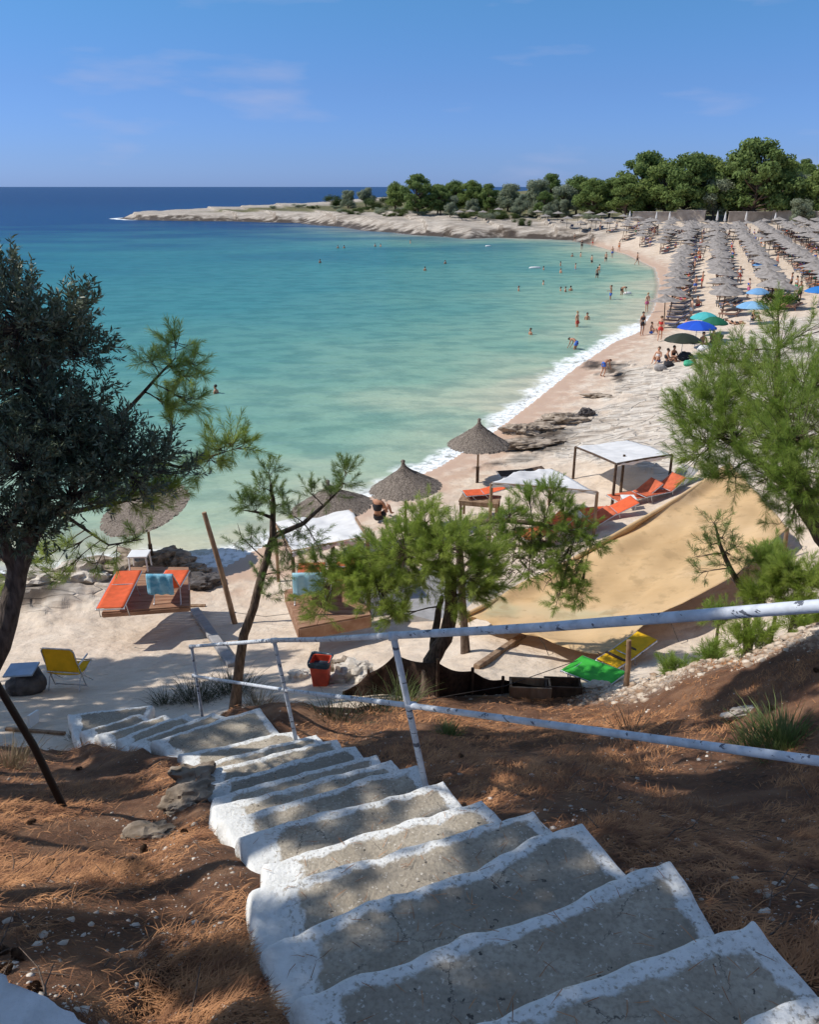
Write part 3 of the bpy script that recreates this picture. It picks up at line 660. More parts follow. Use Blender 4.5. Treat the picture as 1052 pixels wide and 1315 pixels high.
# big right pine
b6 = onground(1120, 800, 9.6)
near_tree('pine', 'pine_tree', 'large bright pine bush overhanging the far corner of the tan shade net', 'tree', None,
    [b6, at_t(1100, 740, 9.2), at_t(1060, 690, 8.8), at_t(1030, 640, 8.5), at_t(1010, 580, 8.4), at_t(1000, 520, 8.6), at_t(1000, 450, 8.8)], [.16, .14, .12, .10, .08, .05, .02],
    lob([(900,525,8.6,32),(935,505,8.6,40),(905,570,8.6,36),(950,560,8.3,46),(1002,440,8.8,24),(1000,405,8.8,11,12),(995,520,8.2,52),(1030,560,7.6,56),(1050,490,8,48),(1030,620,7.4,46),(985,610,7.9,40),
     (935,608,8.5,28),(880,545,8.8,18),(885,595,8.8,18),(1060,640,7.4,40),(960,478,8.8,24),(925,462,8.8,14,14),(905,480,8.8,14,10),(948,450,8.8,9,8),(985,470,8.7,26),(1100,560,8,60),(1020,660,7.6,28),(870,520,8.8,8,5),(1045,420,8.9,14,8)]),
    M_ndl2, M_bark, dens=.034, K=121, nl=.088, wd=0.0027, seed=17, sl=(.12, .3), shell=.2, up=.6,
    extra=[([at_t(1030, 640, 8.5), at_t(985, 600, 8.6), at_t(940, 570, 8.7), at_t(900, 545, 8.8)], [.06, .045, .03, .01])])
# small pine by the net
b7 = onground(968, 800, 11.4)
near_tree('pine', 'pine_tree', 'young spindly pine growing in front of the tan shade net by the upper rail', 'tree', None,
    [b7, at_t(958, 765, 11.2), at_t(938, 730, 11), at_t(925, 700, 10.9), at_t(918, 672, 10.8)], [.05, .045, .035, .025, .012],
    lob([(918,672,10.8,10,10),(930,690,10.8,12,10),(912,700,10.9,11,9),(938,712,10.9,12,9),(900,735,11,11,6),(945,700,11,9,6),(955,730,11.1,9,5),(895,715,11,8,4),(930,725,11,13,8)]),
    M_ndl3, M_bark, K=66, nl=.085, wd=0.0035, seed=19, shell=.1)
shr = [('low bright green shrub under the big pine at the right edge', (1030, 735, 10.6, 34)), ('green shrub hanging over the gully behind the young pine', (985, 715, 11.2, 24)),
 ('bright green shrub just above the rubble bank under the thick rail', (960, 815, 10.4, 24)), ('small bright shrub in the gully beside the green lounger', (865, 862, 11.6, 15)),
 ('shrub with bare stems at the top of the rubble bank by the edge', (1035, 795, 9.9, 26)), ('grass green shrub at the lip of the rubble bank midway to the edge', (910, 842, 11.0, 17)),
 ('dull green shrub in the hollow right behind the thick rail', (1000, 770, 10.8, 34)), ('low green shrub halfway up the gully below the rail', (925, 790, 11.3, 18))]
for i, (lb, (px, py, t, r)) in enumerate(shr):
    c = at_t(px, py, t); g = G(c.x, c.y); rr_ = r*t/FPX
    base = Vector((c.x, c.y, g)); ls = []
    rn = random.Random(i)
    for k in range(6):
        a = rn.uniform(0, 6.28); ls.append((c+Vector((math.cos(a)*rr_*.6, math.sin(a)*rr_*.5, rn.uniform(-.5, .3)*rr_)), rr_*.55, None))
    near_tree('pine', 'shrub', lb, 'shrub', 'shrubs in the gully beside the net', [base, base.lerp(c, .6), c], [.03, .022, .012], ls, [M_ndl, M_ndl2][i % 2], M_dead, dens=.045, K=75, nl=.10, wd=0.0040, seed=40+i, shell=.2, up=.9)
# ---- pines standing out of frame to the left and behind: they cast the dappled shade
def over(px, py, e, dist, r, n=None):
    p = un(px, py, e); return (p-sd*dist, r, n)
def shade_tree(label, base, lobes, seed, m=M_ndl2):
    b = Vector((base[0], base[1], 0)); b.z = G(b.x, b.y)
    top = sum((l[0] for l in lobes), Vector())/len(lobes)
    near_tree('pine', 'pine_tree', label, 'tree', 'tall pines shading the stairs', [b, b.lerp(top, .35)+Vector((.2, 0, .4)), b.lerp(top, .7)+Vector((0, .1, .4)), top], [.15, .12, .09, .05], [(c_, r_, int(n_*(1.35 if seed in (60, 61) else 3.8 if seed == 63 else 2.3))) for c_, r_, n_ in lobes], m, M_bark, K=60, nl=.18, wd=.020, sl=(.2, .4), seed=seed, shell=.25, twigs=False)
shade_tree('tall pine above the lower stairs outside the picture', (-13, 9.5), [over(330,985,6,8.5,.75,60), over(250,950,4.5,9,.9,75), over(430,1000,6.5,8.5,.55,34), over(140,935,3.8,9.5,.9,70), over(300,930,4.2,10,.8,50), over(60,930,3.5,9.5,.9,60), over(420,920,3.8,10.5,.8,44)], 60)
shade_tree('tall pine over the upper stairs outside the picture', (-8.0, -2.2), [over(640,1230,8.1,6.5,.5,60), over(800,1250,8.1,7,.5,60), over(480,1200,7.9,6.3,.36,30), over(560,1110,7.5,6.5,.34,12), over(980,1180,8,7,.6,60), over(700,1140,7.7,7,.3,16), over(850,1080,6.9,7.5,.6,60), over(460,1060,7.0,7,.3,8)], 61)
shade_tree('tall pine over the bank right of the stairs outside the picture', (-9.5, -1.6), [over(700,1030,5.8,8.5,.75,75), over(900,1040,6.5,8.5,.7,75), over(1010,1100,7.2,8.5,.8,90), over(1060,1000,6.5,9,.8,80), over(640,960,4.8,9.5,.7,50), over(800,960,5.2,10,.5,26), over(980,900,5.6,10,.6,40), over(1060,880,5.8,10.5,.7,50)], 62)
shade_tree('tall pine over the sand hollow outside the picture', (-13, 11), [over(60,900,3.2,9,1.3,120), over(150,870,2.9,10,1.2,100), over(240,850,2.7,11,1.0,70), over(60,830,2.1,11,1.1,80), over(160,820,2.1,11.5,1.0,66), over(270,810,2.1,12.5,.6,30), over(330,860,3.1,11.5,.8,40), over(0,860,2.6,10,1.3,110)], 63)
shade_tree('leaning pine over the needle bank outside the picture', (-11, 6.5), [over(40,1020,5.3,6.5,.5,60), over(120,985,4.6,7,.5,60), over(200,960,4,7.5,.5,50), over(60,1180,7.4,5.5,.22,14), over(240,1180,7.6,5.5,.2,12), over(200,1290,8,5.5,.22,18), over(330,1230,7.9,5.6,.16,12), over(40,1290,8.2,5.5,.25,22)], 64)
# ------------------------------------------------------------------ far trees
def far_proto(kind, seed):
    rg = np.random.default_rng(seed); rn = random.Random(seed)
    tb = MB(); lobes = []
    if kind in ('pine', 'wide'):
        H = 1.0; n = 34 if kind == 'pine' else 44; W = .36 if kind == 'pine' else .50
        for k in range(n):
            h = rn.uniform(.22, .9); a = rn.uniform(0, 6.28); rad = W*(1-(max(0, h-.45)/.62)**1.7)*rn.uniform(.3, 1)*(.75+.25*min(1, h*2))
            lobes.append((Vector((math.cos(a)*rad, math.sin(a)*rad, h)), rn.uniform(.08, .13), .7))
        lobes.append((Vector((0, 0, .88)), .14, .7))
        tr = .030
    elif kind == 'olive':
        for k in range(26):
            a = rn.uniform(0, 6.28); h = rn.uniform(.2, .85); rad = .42*rn.uniform(.2, 1)*(1.1-h*.5)
            lobes.append((Vector((math.cos(a)*rad, math.sin(a)*rad, h)), rn.uniform(.10, .16), .85))
        tr = .035
    else:
        for k in range(9):
            a = rn.uniform(0, 6.28); h = rn.uniform(.1, .7); rad = .75*rn.uniform(.1, 1)
            lobes.append((Vector((math.cos(a)*rad, math.sin(a)*rad, h)), rn.uniform(.2, .32), .8))
        tr = .03
    top = Vector((rn.uniform(-.06, .06), rn.uniform(-.06, .06), .8))
    tb.tube([(0, 0, -.06), (.01, 0, .2), top*.6, top], [tr, tr*.8, tr*.55, tr*.2], 7)
    Vs = []; 
    for c, r, sq in lobes:
        z0 = min(c.z*.6, .45); a = Vector((top.x*z0, top.y*z0, z0)); tb.tube([a, a.lerp(c, .6)+Vector((0, 0, -.02)), c], [tr*.4, tr*.3, tr*.1], 5, cap=False)
        n = int(5200*r*r*(5.0 if kind != 'shrub' else 2.5)*.9)
        v = unit(rg.normal(size=(n, 3))); rad = r*rg.uniform(.1, 1.35, (n, 1))**.8; p = np.array(c)+v*rad*np.array([1, 1, sq])
        s = rg.uniform(.013, .026, (n, 1)); a1 = unit(rg.normal(size=(n, 3))); a2 = unit(np.cross(a1, v)); 
        Vs.append(np.stack([p-a1*s-a2*s*.6, p+a1*s-a2*s*.5, p+a2*s*1.1], 1).reshape(-1, 3))
    V = np.concatenate(Vs); F = np.arange(len(V)).reshape(-1, 3)
    return tb, V, F
protos = {}
for kind, ms, n in (('pine', (0, 1), 4), ('wide', (0, 1), 2), ('olive', (2,), 3), ('shrub', (3, 2), 3)):
    for k in range(n):
        tb, V, F = far_proto(kind, 100+k+10*len(kind))
        m = M_far[ms[k % len(ms)]]
        protos.setdefault(kind, []).append((tb.mesh('trunk', M_bark), np_mesh('crown', V, F, m)))
tn = {'pine': 'pine_tree', 'wide': 'pine_tree', 'olive': 'olive_tree', 'shrub': 'shrub'}
def far_tree(kind, x, y, h, label, group, wide=1.0, k=None):
    P = protos[kind]; P = P[(k if k is not None else random.randrange(100)) % len(P)]
    root = empty(tn[kind], (x, y, G(x, y)-.1), random.uniform(0, 6.28), label, 'shrub' if kind == 'shrub' else 'tree', group)
    root.scale = (h*wide, h*wide, h)
    link(bpy.data.objects.new('trunk', P[0]), root); link(bpy.data.objects.new('crown', P[1]), root)
    return root
FT = [(430,266,17,'shrub','low shrub at the seaward end of the wooded headland'),(447,268,24,'olive','pale olive standing farthest out on the headland'),(470,266,26,'olive','olive with rounded crown second from the seaward end of the headland'),
 (488,270,20,'shrub','shrub patch between the outer olives and the headland pine clump'),(508,272,38,'pine','smaller pine on the seaward side of the big headland pine'),(537,277,52,'wide','big dark broad pine standing alone by the headland shore'),
 (562,275,38,'pine','darker pine tucked against the right side of the big headland pine'),(584,272,40,'pine','upright pine in the middle clump of the headland, its seaward one'),(606,272,40,'wide','broad pine in the middle of the headland clump'),(628,273,36,'pine','pine on the landward end of the middle headland clump'),
 (652,272,36,'olive','grey olive above the pale rocks right of the middle clump'),(668,280,26,'olive','small round olive low on the rocks near the headland root'),(640,282,14,'shrub','low round bush on the pale shore rocks, the outermost one'),(628,284,12,'shrub','dark low bush on the pale shore rocks'),(600,281,10,'shrub','flat bush at the foot of the headland clump'),
 (670,290,12,'shrub','flat green bush lowest on the shore rocks'),(690,272,42,'olive','silvery olive with wide crown on the headland rise'),(704,270,46,'pine','thin topped pine poking above the silvery olives'),(722,278,40,'olive','grey olive left of the dark green pine by the beach end'),(740,276,50,'pine','dark green pine at the beach end of the headland'),
 (760,280,50,'wide','broad dark pine where the headland meets the beach'),(782,280,50,'pine','pine shading the loungers at the corner of the beach'),(802,283,58,'pine','pine left of the orange roofed hut'),(826,281,84,'wide','tall pine rising straight behind the orange roofed hut'),(852,284,76,'pine','tall narrow pine right of the orange roofed hut'),
 (876,283,84,'wide','tall wide pine between the two huts'),(900,280,78,'pine','dark pine behind the open gap in the beach wall'),(915,284,56,'olive','bushy olive against the beach wall'),(935,282,76,'pine','green pine hugging the left side of the tallest pine'),(966,286,104,'wide','tallest broadest pine with forked trunk over the beach wall'),
 (1000,284,76,'pine','pine on the right side of the tallest pine'),(1028,288,34,'olive','pale round olive bush at the right end of the beach wall'),(1050,284,70,'pine','pine cut by the right edge above the beach wall'),(1015,282,60,'olive','grey olive behind the beach wall near the right edge')]
for i, (px, py, hp, kd, lb) in enumerate(FT):
    g = gp(px, py); t = proj(g)[2]; h = max(1.0, hp*t/FPX*.96)
    far_tree(kd, g.x, g.y, h, lb, None, {'shrub': 1.3, 'olive': 1.1, 'pine': 1.1, 'wide': 1.05}[kd], i)
rs = random.Random(31)
for i in range(46):
    px = rs.uniform(345, 770); py = 271+max(0, px-430)*.018+rs.uniform(-4, 7); g = gp(px, py)
    if shore_d(np.array([g.x]), np.array([g.y]))[0] < 9: continue
    far_tree('shrub', g.x, g.y, rs.uniform(.9, 2.0), 'low scrub bush on the headland, '+('seaward of the first olives' if px < 440 else 'around the big headland pine' if px < 570 else 'below the middle pine clump' if px < 660 else 'near the headland root'), 'scrub on the headland', 1.9)
rn = random.Random(77); cnt = 0
for k in range(4000):
    if cnt >= 210: break
    y = rn.uniform(206, 420); x = rn.uniform(-.02, .60)*y
    px_, py_, _ = proj((x, y, 0))
    if px_ > 1120 or px_ < 560: continue
    if shore_d(np.array([x]), np.array([y]))[0] < 16: continue
    kd = rn.choices(['pine', 'olive', 'wide', 'shrub'], [.34, .46, .10, .1])[0]
    h = {'pine': rn.uniform(6.5, 9), 'wide': rn.uniform(8, 10), 'olive': rn.uniform(4.5, 6.5), 'shrub': rn.uniform(1.5, 2.5)}[kd]
    if px_ < 800: h *= .80
    zone = ('left of' if px_ < 720 else 'behind' if px_ < 860 else 'right of')+' the orange roofed hut' if px_ < 900 else ('left of' if px_ < 945 else 'behind' if px_ < 990 else 'right of')+' the tallest pine'
    zone += ', front of the slope' if y < 260 else ', middle of the slope' if y < 330 else ', top of the slope'
    far_tree(kd, x, y, h, {'pine': ('short', 'mid height', 'tall')[0 if h < 6.4 else 1 if h < 7.8 else 2]+' green pine ', 'wide': 'broad crowned pine ', 'olive': ('small', 'rounded', 'large')[0 if h < 4.6 else 1 if h < 5.6 else 2]+' silver grey olive ', 'shrub': 'low bush '}[kd]+zone,
        {'pine': 'pines on the slope', 'wide': 'broad pines on the slope', 'olive': 'olives on the slope', 'shrub': 'bushes on the slope'}[kd]); cnt += 1
# ------------------------------------------------------------------ object materials
M_thatch = mat('dry_thatch', (.11, .09, .075), .95, col2=(.30, .255, .215), scale=26, bump=.8, bscale=40, spec=.1)
M_thatchF = mat('grey_thatch', (.20, .18, .165), .95, col2=(.34, .31, .29), scale=3, spec=.1)
M_wood = mat('weathered_wood', (.19, .115, .07), .85, col2=(.34, .235, .155), scale=9, bump=.5, bscale=30, stretch=(1, 1, .3), spec=.2)
M_woodD = mat('dark_wood', (.055, .035, .025), .85, col2=(.115, .075, .05), scale=9, bump=.4, bscale=30, spec=.2)
M_woodR = mat('deck_boards', (.24, .125, .075), .8, col2=(.38, .23, .15), scale=5, bump=.4, bscale=26, stretch=(.3, 2, 1), spec=.2)
M_rail_ = mat('galvanised_paint_old', (.62, .66, .72), .45, col2=(.42, .46, .52), scale=11, bump=.25, bscale=50, metal=.25, spec=.5, stretch=(.5, 1, 1))
M_steel = mat('thin_steel', (.55, .56, .58), .35, metal=.7, var=.2, scale=20)
M_or = mat('orange_canvas', (.74, .135, .05), .8, var=.10, scale=7, bump=.2, bscale=60, trans=.15, spec=.2)
M_orD = mat('faded_orange_cushion', (.52, .125, .06), .85, var=.18, scale=5, bump=.3, bscale=20, spec=.2)
M_ye = mat('yellow_canvas', (.80, .47, .02), .8, var=.10, scale=7, bump=.2, bscale=60, trans=.15, spec=.2)
M_gr = mat('green_canvas', (.06, .50, .06), .7, var=.12, scale=7, bump=.2, bscale=60, trans=.2, spec=.3)
M_white = mat('white_cloth', (.78, .78, .78), .9, var=.06, scale=3, bump=.4, bscale=6, trans=.25, spec=.1)
M_plast = mat('white_plastic', (.75, .75, .74), .4, var=.05, scale=4)
M_towel = mat('blue_towel', (.12, .36, .52), .95, col2=(.30, .55, .68), scale=9, bump=.6, bscale=60, spec=.1)
M_towel2 = mat('pale_blue_towel', (.33, .58, .68), .95, col2=(.42, .66, .74), scale=6, bump=.6, bscale=60, spec=.1)
M_red = mat('red_plastic', (.60, .075, .035), .5, var=.18, scale=6, spec=.4)
M_bag = mat('black_bag', (.02, .026, .035), .3, col2=(.05, .09, .13), scale=8, bump=.8, bscale=12)
M_net = mat('dark_mesh', (.022, .014, .011), .95, col2=(.05, .03, .022), scale=12, bump=.5, bscale=40, spec=.1)
M_shelf = mat('weedy_rock', (.13, .095, .065), .9, col2=(.46, .38, .30), scale=3.5, bump=1, bscale=9)
M_lime = mat('white_limestone', (.42, .36, .30), .9, col2=(.68, .62, .54), scale=4, bump=1, bscale=12)
M_stoneD = mat('dark_stone', (.05, .045, .045), .9, col2=(.12, .105, .10), scale=6, bump=.9, bscale=16)
M_slabB = mat('pale_blue_board', (.30, .40, .54), .7, var=.1, scale=4)
M_mat = mat('grey_paving', (.24, .235, .24), .9, col2=(.33, .325, .33), scale=5, bump=.5, bscale=30)
M_rope = mat('rope', (.06, .05, .045), .9, var=.2)
# ------------------------------------------------------------------ handrail
M_rail, k = newmat('chipped_rail_paint'); b = k.n['Principled BSDF']; pos = k('ShaderNodeTexCoord').outputs['Object']
c = k.mix(k.mr(k.noise(pos, 14, 5), .4, .65), (.58, .62, .68), (.44, .47, .52)); mpx = k('ShaderNodeMapping', {0: pos, 'Scale': (.45, 1, 2.2)}).outputs[0]
chip = k.mr(k.noise(mpx, 13, 5, .6), .60, .62); c = k.mix(chip, c, (.09, .10, .13)); k.L.new(c, b.inputs['Base Color']); b.inputs['Roughness'].default_value = .5
k.L.new(k('ShaderNodeBump', {'Height': k.math('SUBTRACT', k.noise(pos, 60, 3), chip), 'Strength': .35, 'Distance': .004}).outputs[0], b.inputs['Normal'])
rr = empty('handrail', (0, 0, 0), 0, 'pale grey paint chipped metal handrail of two pipes following the stairs', 'handrail')
p1b = at_t(541, 984, 5.55); p1t = at_t(505, 816, 5.22); p1m = at_t(528, 906, 5.39)
p2b = at_t(378, 940, 8.6); p2t = at_t(352, 822, 8.15); p2m = at_t(367, 886, 8.4)
p3b = at_t(257, 902, 11.1); p3t = at_t(246, 830, 10.75); p3m = at_t(250, 868, 10.95)
rt = at_t(1052, 778, 2.85); rm = at_t(1052, 977, 2.95)
ext = lambda a, b, f: a+(b-a)*f
e_t, e_m = ext(p1t, rt, 1.4), ext(p1m, rm, 1.42)
e_b = Vector((e_t.x+.03, e_t.y, G(e_t.x, e_t.y)-.1)); MB().tube([e_b, e_t], .023, 12).build('post', M_rail, rr)
MB().tube([e_t, rt, ext(p1t, rt, .5)+Vector((0, 0, -.012)), p1t], .024, 14).build('top_rail', M_rail, rr)
MB().tube([p1t, ext(p1t, p2t, .5)+Vector((0, 0, -.01)), p2t, ext(p2t, p3t, .5), p3t], [.023, .022, .022, .021, .021], 12).build('top_rail', M_rail, rr)
MB().tube([e_m, rm, ext(p1m, rm, .5), p1m, p2m, p3m], [.019]*6, 12).build('mid_rail', M_rail, rr)
for a, b, r in ((p1b, p1t, .022), (p2b, p2t, .021), (p3b, p3t, .021)):
    m = MB().tube([a-(b-a)*.25, b], r, 12); c = b.lerp(a, 0.0)
    m.tube([b+Vector((-.03, 0, -.005)), b+Vector((.03, 0, -.002))], r*1.35, 12); mm = {p1t.x: p1m, p2t.x: p2m, p3t.x: p3m}[b.x]
    m.tube([mm+Vector((-.035, 0, .005)), mm+Vector((.035, 0, -.002))], r*1.25, 12)
    m.build('post', M_rail, rr)
# ------------------------------------------------------------------ parasols near the water
def thatch_parasol(px, py_base, py_rim, py_top, rad, label, tilt=(0, 0), seed=0):
    b = gp(px, py_base); rn = random.Random(seed)
    zt = ztop(b.x, b.y, py_top); zr = ztop(b.x, b.y, py_rim)
    root = empty('thatched_parasol', b, 0, label, 'parasol', 'thatched parasols by the sand edge')
    MB().tube([(0, 0, -.3), (0, 0, zt-b.z-.05)], [.042, .036], 10).build('pole', M_wood, root)
    MB().tube([(0, 0, -.05), (0, 0, .62)], .06, 10).build('pole_sleeve', M_woodD, root)
    hz = zt-zr; can = MB(); N = 150
    def prof(f): return rad*f, hz*(1-f**.80)
    for ly in range(3):
        for k in range(N):
            a = 2*math.pi*(k+rn.random()*.9)/N; f0 = (.0, .0, .35)[ly]; f1 = (1, .97, 1.04)[ly]*rn.uniform(.93, 1.045); wdt = 2*math.pi*rad/N*1.9
            V = []; 
            for s in range(7):
                f = f0+(f1-f0)*s/6; r_, z_ = prof(min(f, 1.06)); z_ += rn.uniform(.0, .022)+(.02 if ly == 2 else 0); aa = a+rn.uniform(-.5, .5)/N*3
                ww = max(.012, wdt*f)*.5
                V += [(math.cos(aa)*r_-math.sin(aa)*ww, math.sin(aa)*r_+math.cos(aa)*ww, z_), (math.cos(aa)*r_+math.sin(aa)*ww, math.sin(aa)*r_-math.cos(aa)*ww, z_+rn.uniform(-.012, .012))]
            can.add(V, [(2*s, 2*s+1, 2*s+3, 2*s+2) for s in range(6)])
    can.tube([(0, 0, hz-.08), (0, 0, hz+.03), (0, 0, hz+.10), (0, 0, hz+.14)], [.09, .05, .075, .03], 9)
    c = can.build('canopy', M_thatch, root, (0, 0, zr-b.z))
    fr = MB()
    for k in range(8):
        a = k*math.pi/4; fr.tube([(0, 0, hz-.1), (math.cos(a)*rad*.97, math.sin(a)*rad*.97, -.03)], .014, 5)
    fo = fr.build('ribs', M_woodD, c)
    c.rotation_euler = (tilt[0], tilt[1], 0)
    return root
thatch_parasol(613, 621, 571, 542, 1.10, 'thatched parasol farthest along the sand between the foam and the raised orange lounger', seed=1)
thatch_parasol(521, 690, 627, 596, 1.06, 'thatched parasol with a knob on top, beside the seated dark haired person', (0, R(-5)), seed=2)
thatch_parasol(428, 715, 652, 622, 1.15, 'thatched parasol with ragged drooping rim standing behind the left white canopy', (0, R(-6)), seed=3)
thatch_parasol(196, 726, 655, 650, 1.28, 'flat tilted thatched parasol over the wooden deck half covered by olive branches', (R(12), R(-13)), seed=4)
# ------------------------------------------------------------------ canopies of white cloth
def cloth(fn, m, name, parent, nu=26, nv=26, th=.006):
    o = MB().grid(fn, nu, nv).build(name, m, parent); solid(o, th); return o
def quadfn(a, b, c, d, sag, seed, wr=.02):              # a-b near edge, d-c far edge
    def f(u, v):
        p = a.lerp(b, u).lerp(d.lerp(c, u), v); s = math.sin(math.pi*u)*math.sin(math.pi*v)
        n = float(fbm(np.array([u*6.]), np.array([v*6.+seed]), 3, seed)[0])
        return p+Vector((0, 0, -sag*s+wr*n+.6*wr*math.sin(u*9+v*5+seed)))
    return f
def canopy(label, near_l, near_r, far_r, far_l, posts, beams, wood, sag, seed, hem=0.):
    base = sum((p[0] for p in posts), Vector())/len(posts); root = empty('shade_canopy', base, 0, label, 'canopy', 'white cloth canopies on posts')
    o = Vector(base)
    cloth(quadfn(near_l-o, near_r-o, far_r-o, far_l-o, sag, seed, .05 if seed == 1 else .035), M_white, 'cloth', root)
    na, nb = near_l-o, near_r-o
    cloth(lambda u, v: na.lerp(nb, u)+Vector((0, -.03-.02*math.sin(u*40+seed)*v, -(.10+.03*math.sin(u*17+seed))*v+.02)), M_white, 'valance', root, 60, 4)
    for a, b in posts: MB().tube([a-o-Vector((0, 0, .2)), a.lerp(b, .5)-o, b-o], [.05, .047, .045], 8).build('post', wood, root)
    for a, b in beams: MB().tube([a-o, a.lerp(b, .5)-o+Vector((0, 0, .015)), b-o], .035, 7).build('beam', wood, root)
    return root
def post(px, pyb, pyt):
    b = gp(px, pyb); return b, Vector((b.x, b.y, ztop(b.x, b.y, pyt)))
# left canopy
q = [post(381, 805, 709), post(358, 749, 672), post(474, 792, 690), post(452, 728, 655)]
canopy('crumpled white cloth canopy on brown posts seen through the thin pine', q[0][1], q[2][1], q[3][1], q[1][1], q, [(q[0][1], q[2][1]), (q[0][1], q[1][1]), (q[2][1], q[3][1])], M_wood, .08, 1)
q2 = [post(628, 706, 621), post(663, 700, 629), post(762, 690, 632), post(705, 650, 602)]
canopy('white cloth canopy with a pointed far corner behind the straggling pine', q2[0][1], q2[2][1], q2[3][1], at_t(660, 607, 25.0), [q2[0], q2[2], (q2[3][0], q2[3][1])], [(q2[0][1], q2[2][1])], M_wood, .12, 2)
qa, qb, qc, qd = post(786, 652, 596), post(858, 628, 584), post(736, 616, 574), post(797, 634, 592)
farr = qb[1]+(qc[1]-qa[1])*.95
canopy('smooth white cloth canopy on dark posts, the farthest one by the limestone ledges', qa[1], qb[1], farr, qc[1], [qa, qb, qc, (Vector((farr.x, farr.y, G(farr.x, farr.y))), farr), (qd[0], Vector((qd[0].x, qd[0].y, qa[1].z-.16)))], [(qa[1], qb[1]), (qa[1], qc[1])], M_woodD, .05, 3)
# ------------------------------------------------------------------ tan shade net
rootn = empty('shade_net', at_t(800, 760, 15), 0, 'huge tan shade net stretched in a sloping sheet over the gully', 'shade net')
no = Vector(rootn.location)
Aa = [un(*p)-no for p in [(937,597,4.0),(867,643,3.85),(790,688,3.5),(692,744,3.0),(596,792,2.75)]]
Bb = [un(*p)-no for p in [(1013,676,4.0),(938,742,3.7),(852,788,3.45),(768,838,3.3),(690,816,3.05)]]
def cat(P, t):
    t = t*(len(P)-1); i = min(int(t), len(P)-2); f = t-i; g = lambda k: P[max(0, min(len(P)-1, k))]
    p0, p1, p2, p3 = g(i-1), g(i), g(i+1), g(i+2)
    return (p1*2+(p2-p0)*f+(p0*2-p1*5+p2*4-p3)*f*f+(p1*3-p0-p2*3+p3)*f**3)*.5
def netf(u, v):
    p = cat(Aa, u).lerp(cat(Bb, u), v); n = float(fbm(np.array([u*7.]), np.array([v*4.]), 4, 9)[0])
    fold = .022*math.sin(u*26+v*6)+.018*math.sin(u*9-v*21)+.06*math.sin((v*.7+u*.25)*40)*math.exp(-v*6)+.03*math.sin((u*1.2-v)*15)*(1-v)*u
    return p+Vector((0, 0, -.30*math.sin(math.pi*v)*math.sin(math.pi*min(1, u*1.05))+.05*n+fold))
m_, k_ = newmat('tan_shade_net'); b = k_.n['Principled BSDF']; pos = k_('ShaderNodeTexCoord').outputs['Object']
c = k_.ramp(k_.noise(pos, .7, 5), [(.32, (.60, .41, .215)), (.5, (.69, .485, .265)), (.68, (.75, .55, .33))])
c = k_.mix(k_.mr(k_.noise(pos, .55, 2), .58, .70, 0, .6), c, (.48, .49, .32)); c = k_.mix(k_.mr(k_.noise(pos, 2.2, 6, .65), .52, .66, 0, .45), c, (.40, .27, .14))
st = k_('ShaderNodeMapping', {0: pos, 'Rotation': (0, 0, R(35)), 'Scale': (.5, 3, 1)}).outputs[0]
c = k_.mix(k_.mr(k_.noise(st, 1.2, 5), .55, .75, 0, .3), c, (.50, .30, .12))
c = k_.mix(k_.mr(k_.noise(pos, 7, 3), .68, .75, 0, .4), c, (.33, .22, .12))
k_.L.new(c, b.inputs['Base Color']); b.inputs['Roughness'].default_value = .8; b.inputs['Specular IOR Level'].default_value = .15
k_.L.new(k_('ShaderNodeBump', {'Height': k_.noise(st, 4, 5), 'Strength': .4, 'Distance': .03}).outputs[0], b.inputs['Normal'])
tr = k_('ShaderNodeBsdfTranslucent', {0: c}); ms = k_('ShaderNodeMixShader', {0: .22}); k_.L.new(b.outputs[0], ms.inputs[1]); k_.L.new(tr.outputs[0], ms.inputs[2]); k_.L.new(ms.outputs[0], k_.n['Material Output'].inputs[0])
M_tan = m_
cloth(netf, M_tan, 'net_sheet', rootn, 90, 50, .006)
cloth(lambda u, v: cat(Aa, u)+Vector((-.10*v-.04*math.sin(u*50)*v, .10*v, -.30*v-.05*math.sin(u*23)*v+.02)), M_tan, 'hanging_hem', rootn, 90, 5, .006)
MB().tube([cat(Aa, i/20)+Vector((0, 0, .02)) for i in range(21)], .045, 8).build('rolled_edge', M_tan, rootn)
for u_ in (0, .25, .5, .75, 1):
    a_ = cat(Bb, u_); MB().tube([a_+Vector((0, 0, .01)), a_+Vector((.12, -.10, -.12)), a_+Vector((.25, -.25, -.42))], .007, 5).build('tie_rope', M_rope, rootn)
def pole(name, label, cat_, a, b, r, m, group=None):
    root_m = MB().tube([Vector((0, 0, -.15)), (b-a)*.5+Vector((.012, .0, 0)), b-a], [r*1.1, r, r*.88], 9)
    if isinstance(m, tuple): m = m[0]
    o = root_m.build(name, m); o.location = a; return tag(o, label, cat_, group)
pa = gp(804, 884); pole('wooden_post', 'short leaning post holding the net edge between the green and yellow loungers', 'post', pa, at_t(808, 822, proj(pa)[2]-.2), .04, M_wood)
pa = gp(1004, 722); pole('wooden_post', 'post under the upper right corner of the tan net by the big pine', 'post', pa, at_t(1011, 678, proj(pa)[2]-.3), .045, M_wood)
pa = gp(958, 775); pole('wooden_post', 'greenish post under the net edge behind the young pine', 'post', pa, at_t(960, 728, proj(pa)[2]-.3), .04, M_woodD)
pa = gp(303, 802); pole('wooden_pole', 'tall round wooden pole leaning left beside the thin pine', 'pole', pa, at_t(262, 658, proj(pa)[2]-1.0), .062, M_wood)
pa = gp(86, 1036); pole('iron_bar', 'dark straight bar leaning against the olive trunk from the needle bank', 'bar', pa, at_t(-10, 868, 6.0), .030, mat('shade_darkened_iron', (.012, .011, .012), .6))  # black bar, its colour darkened further to stand in for shade
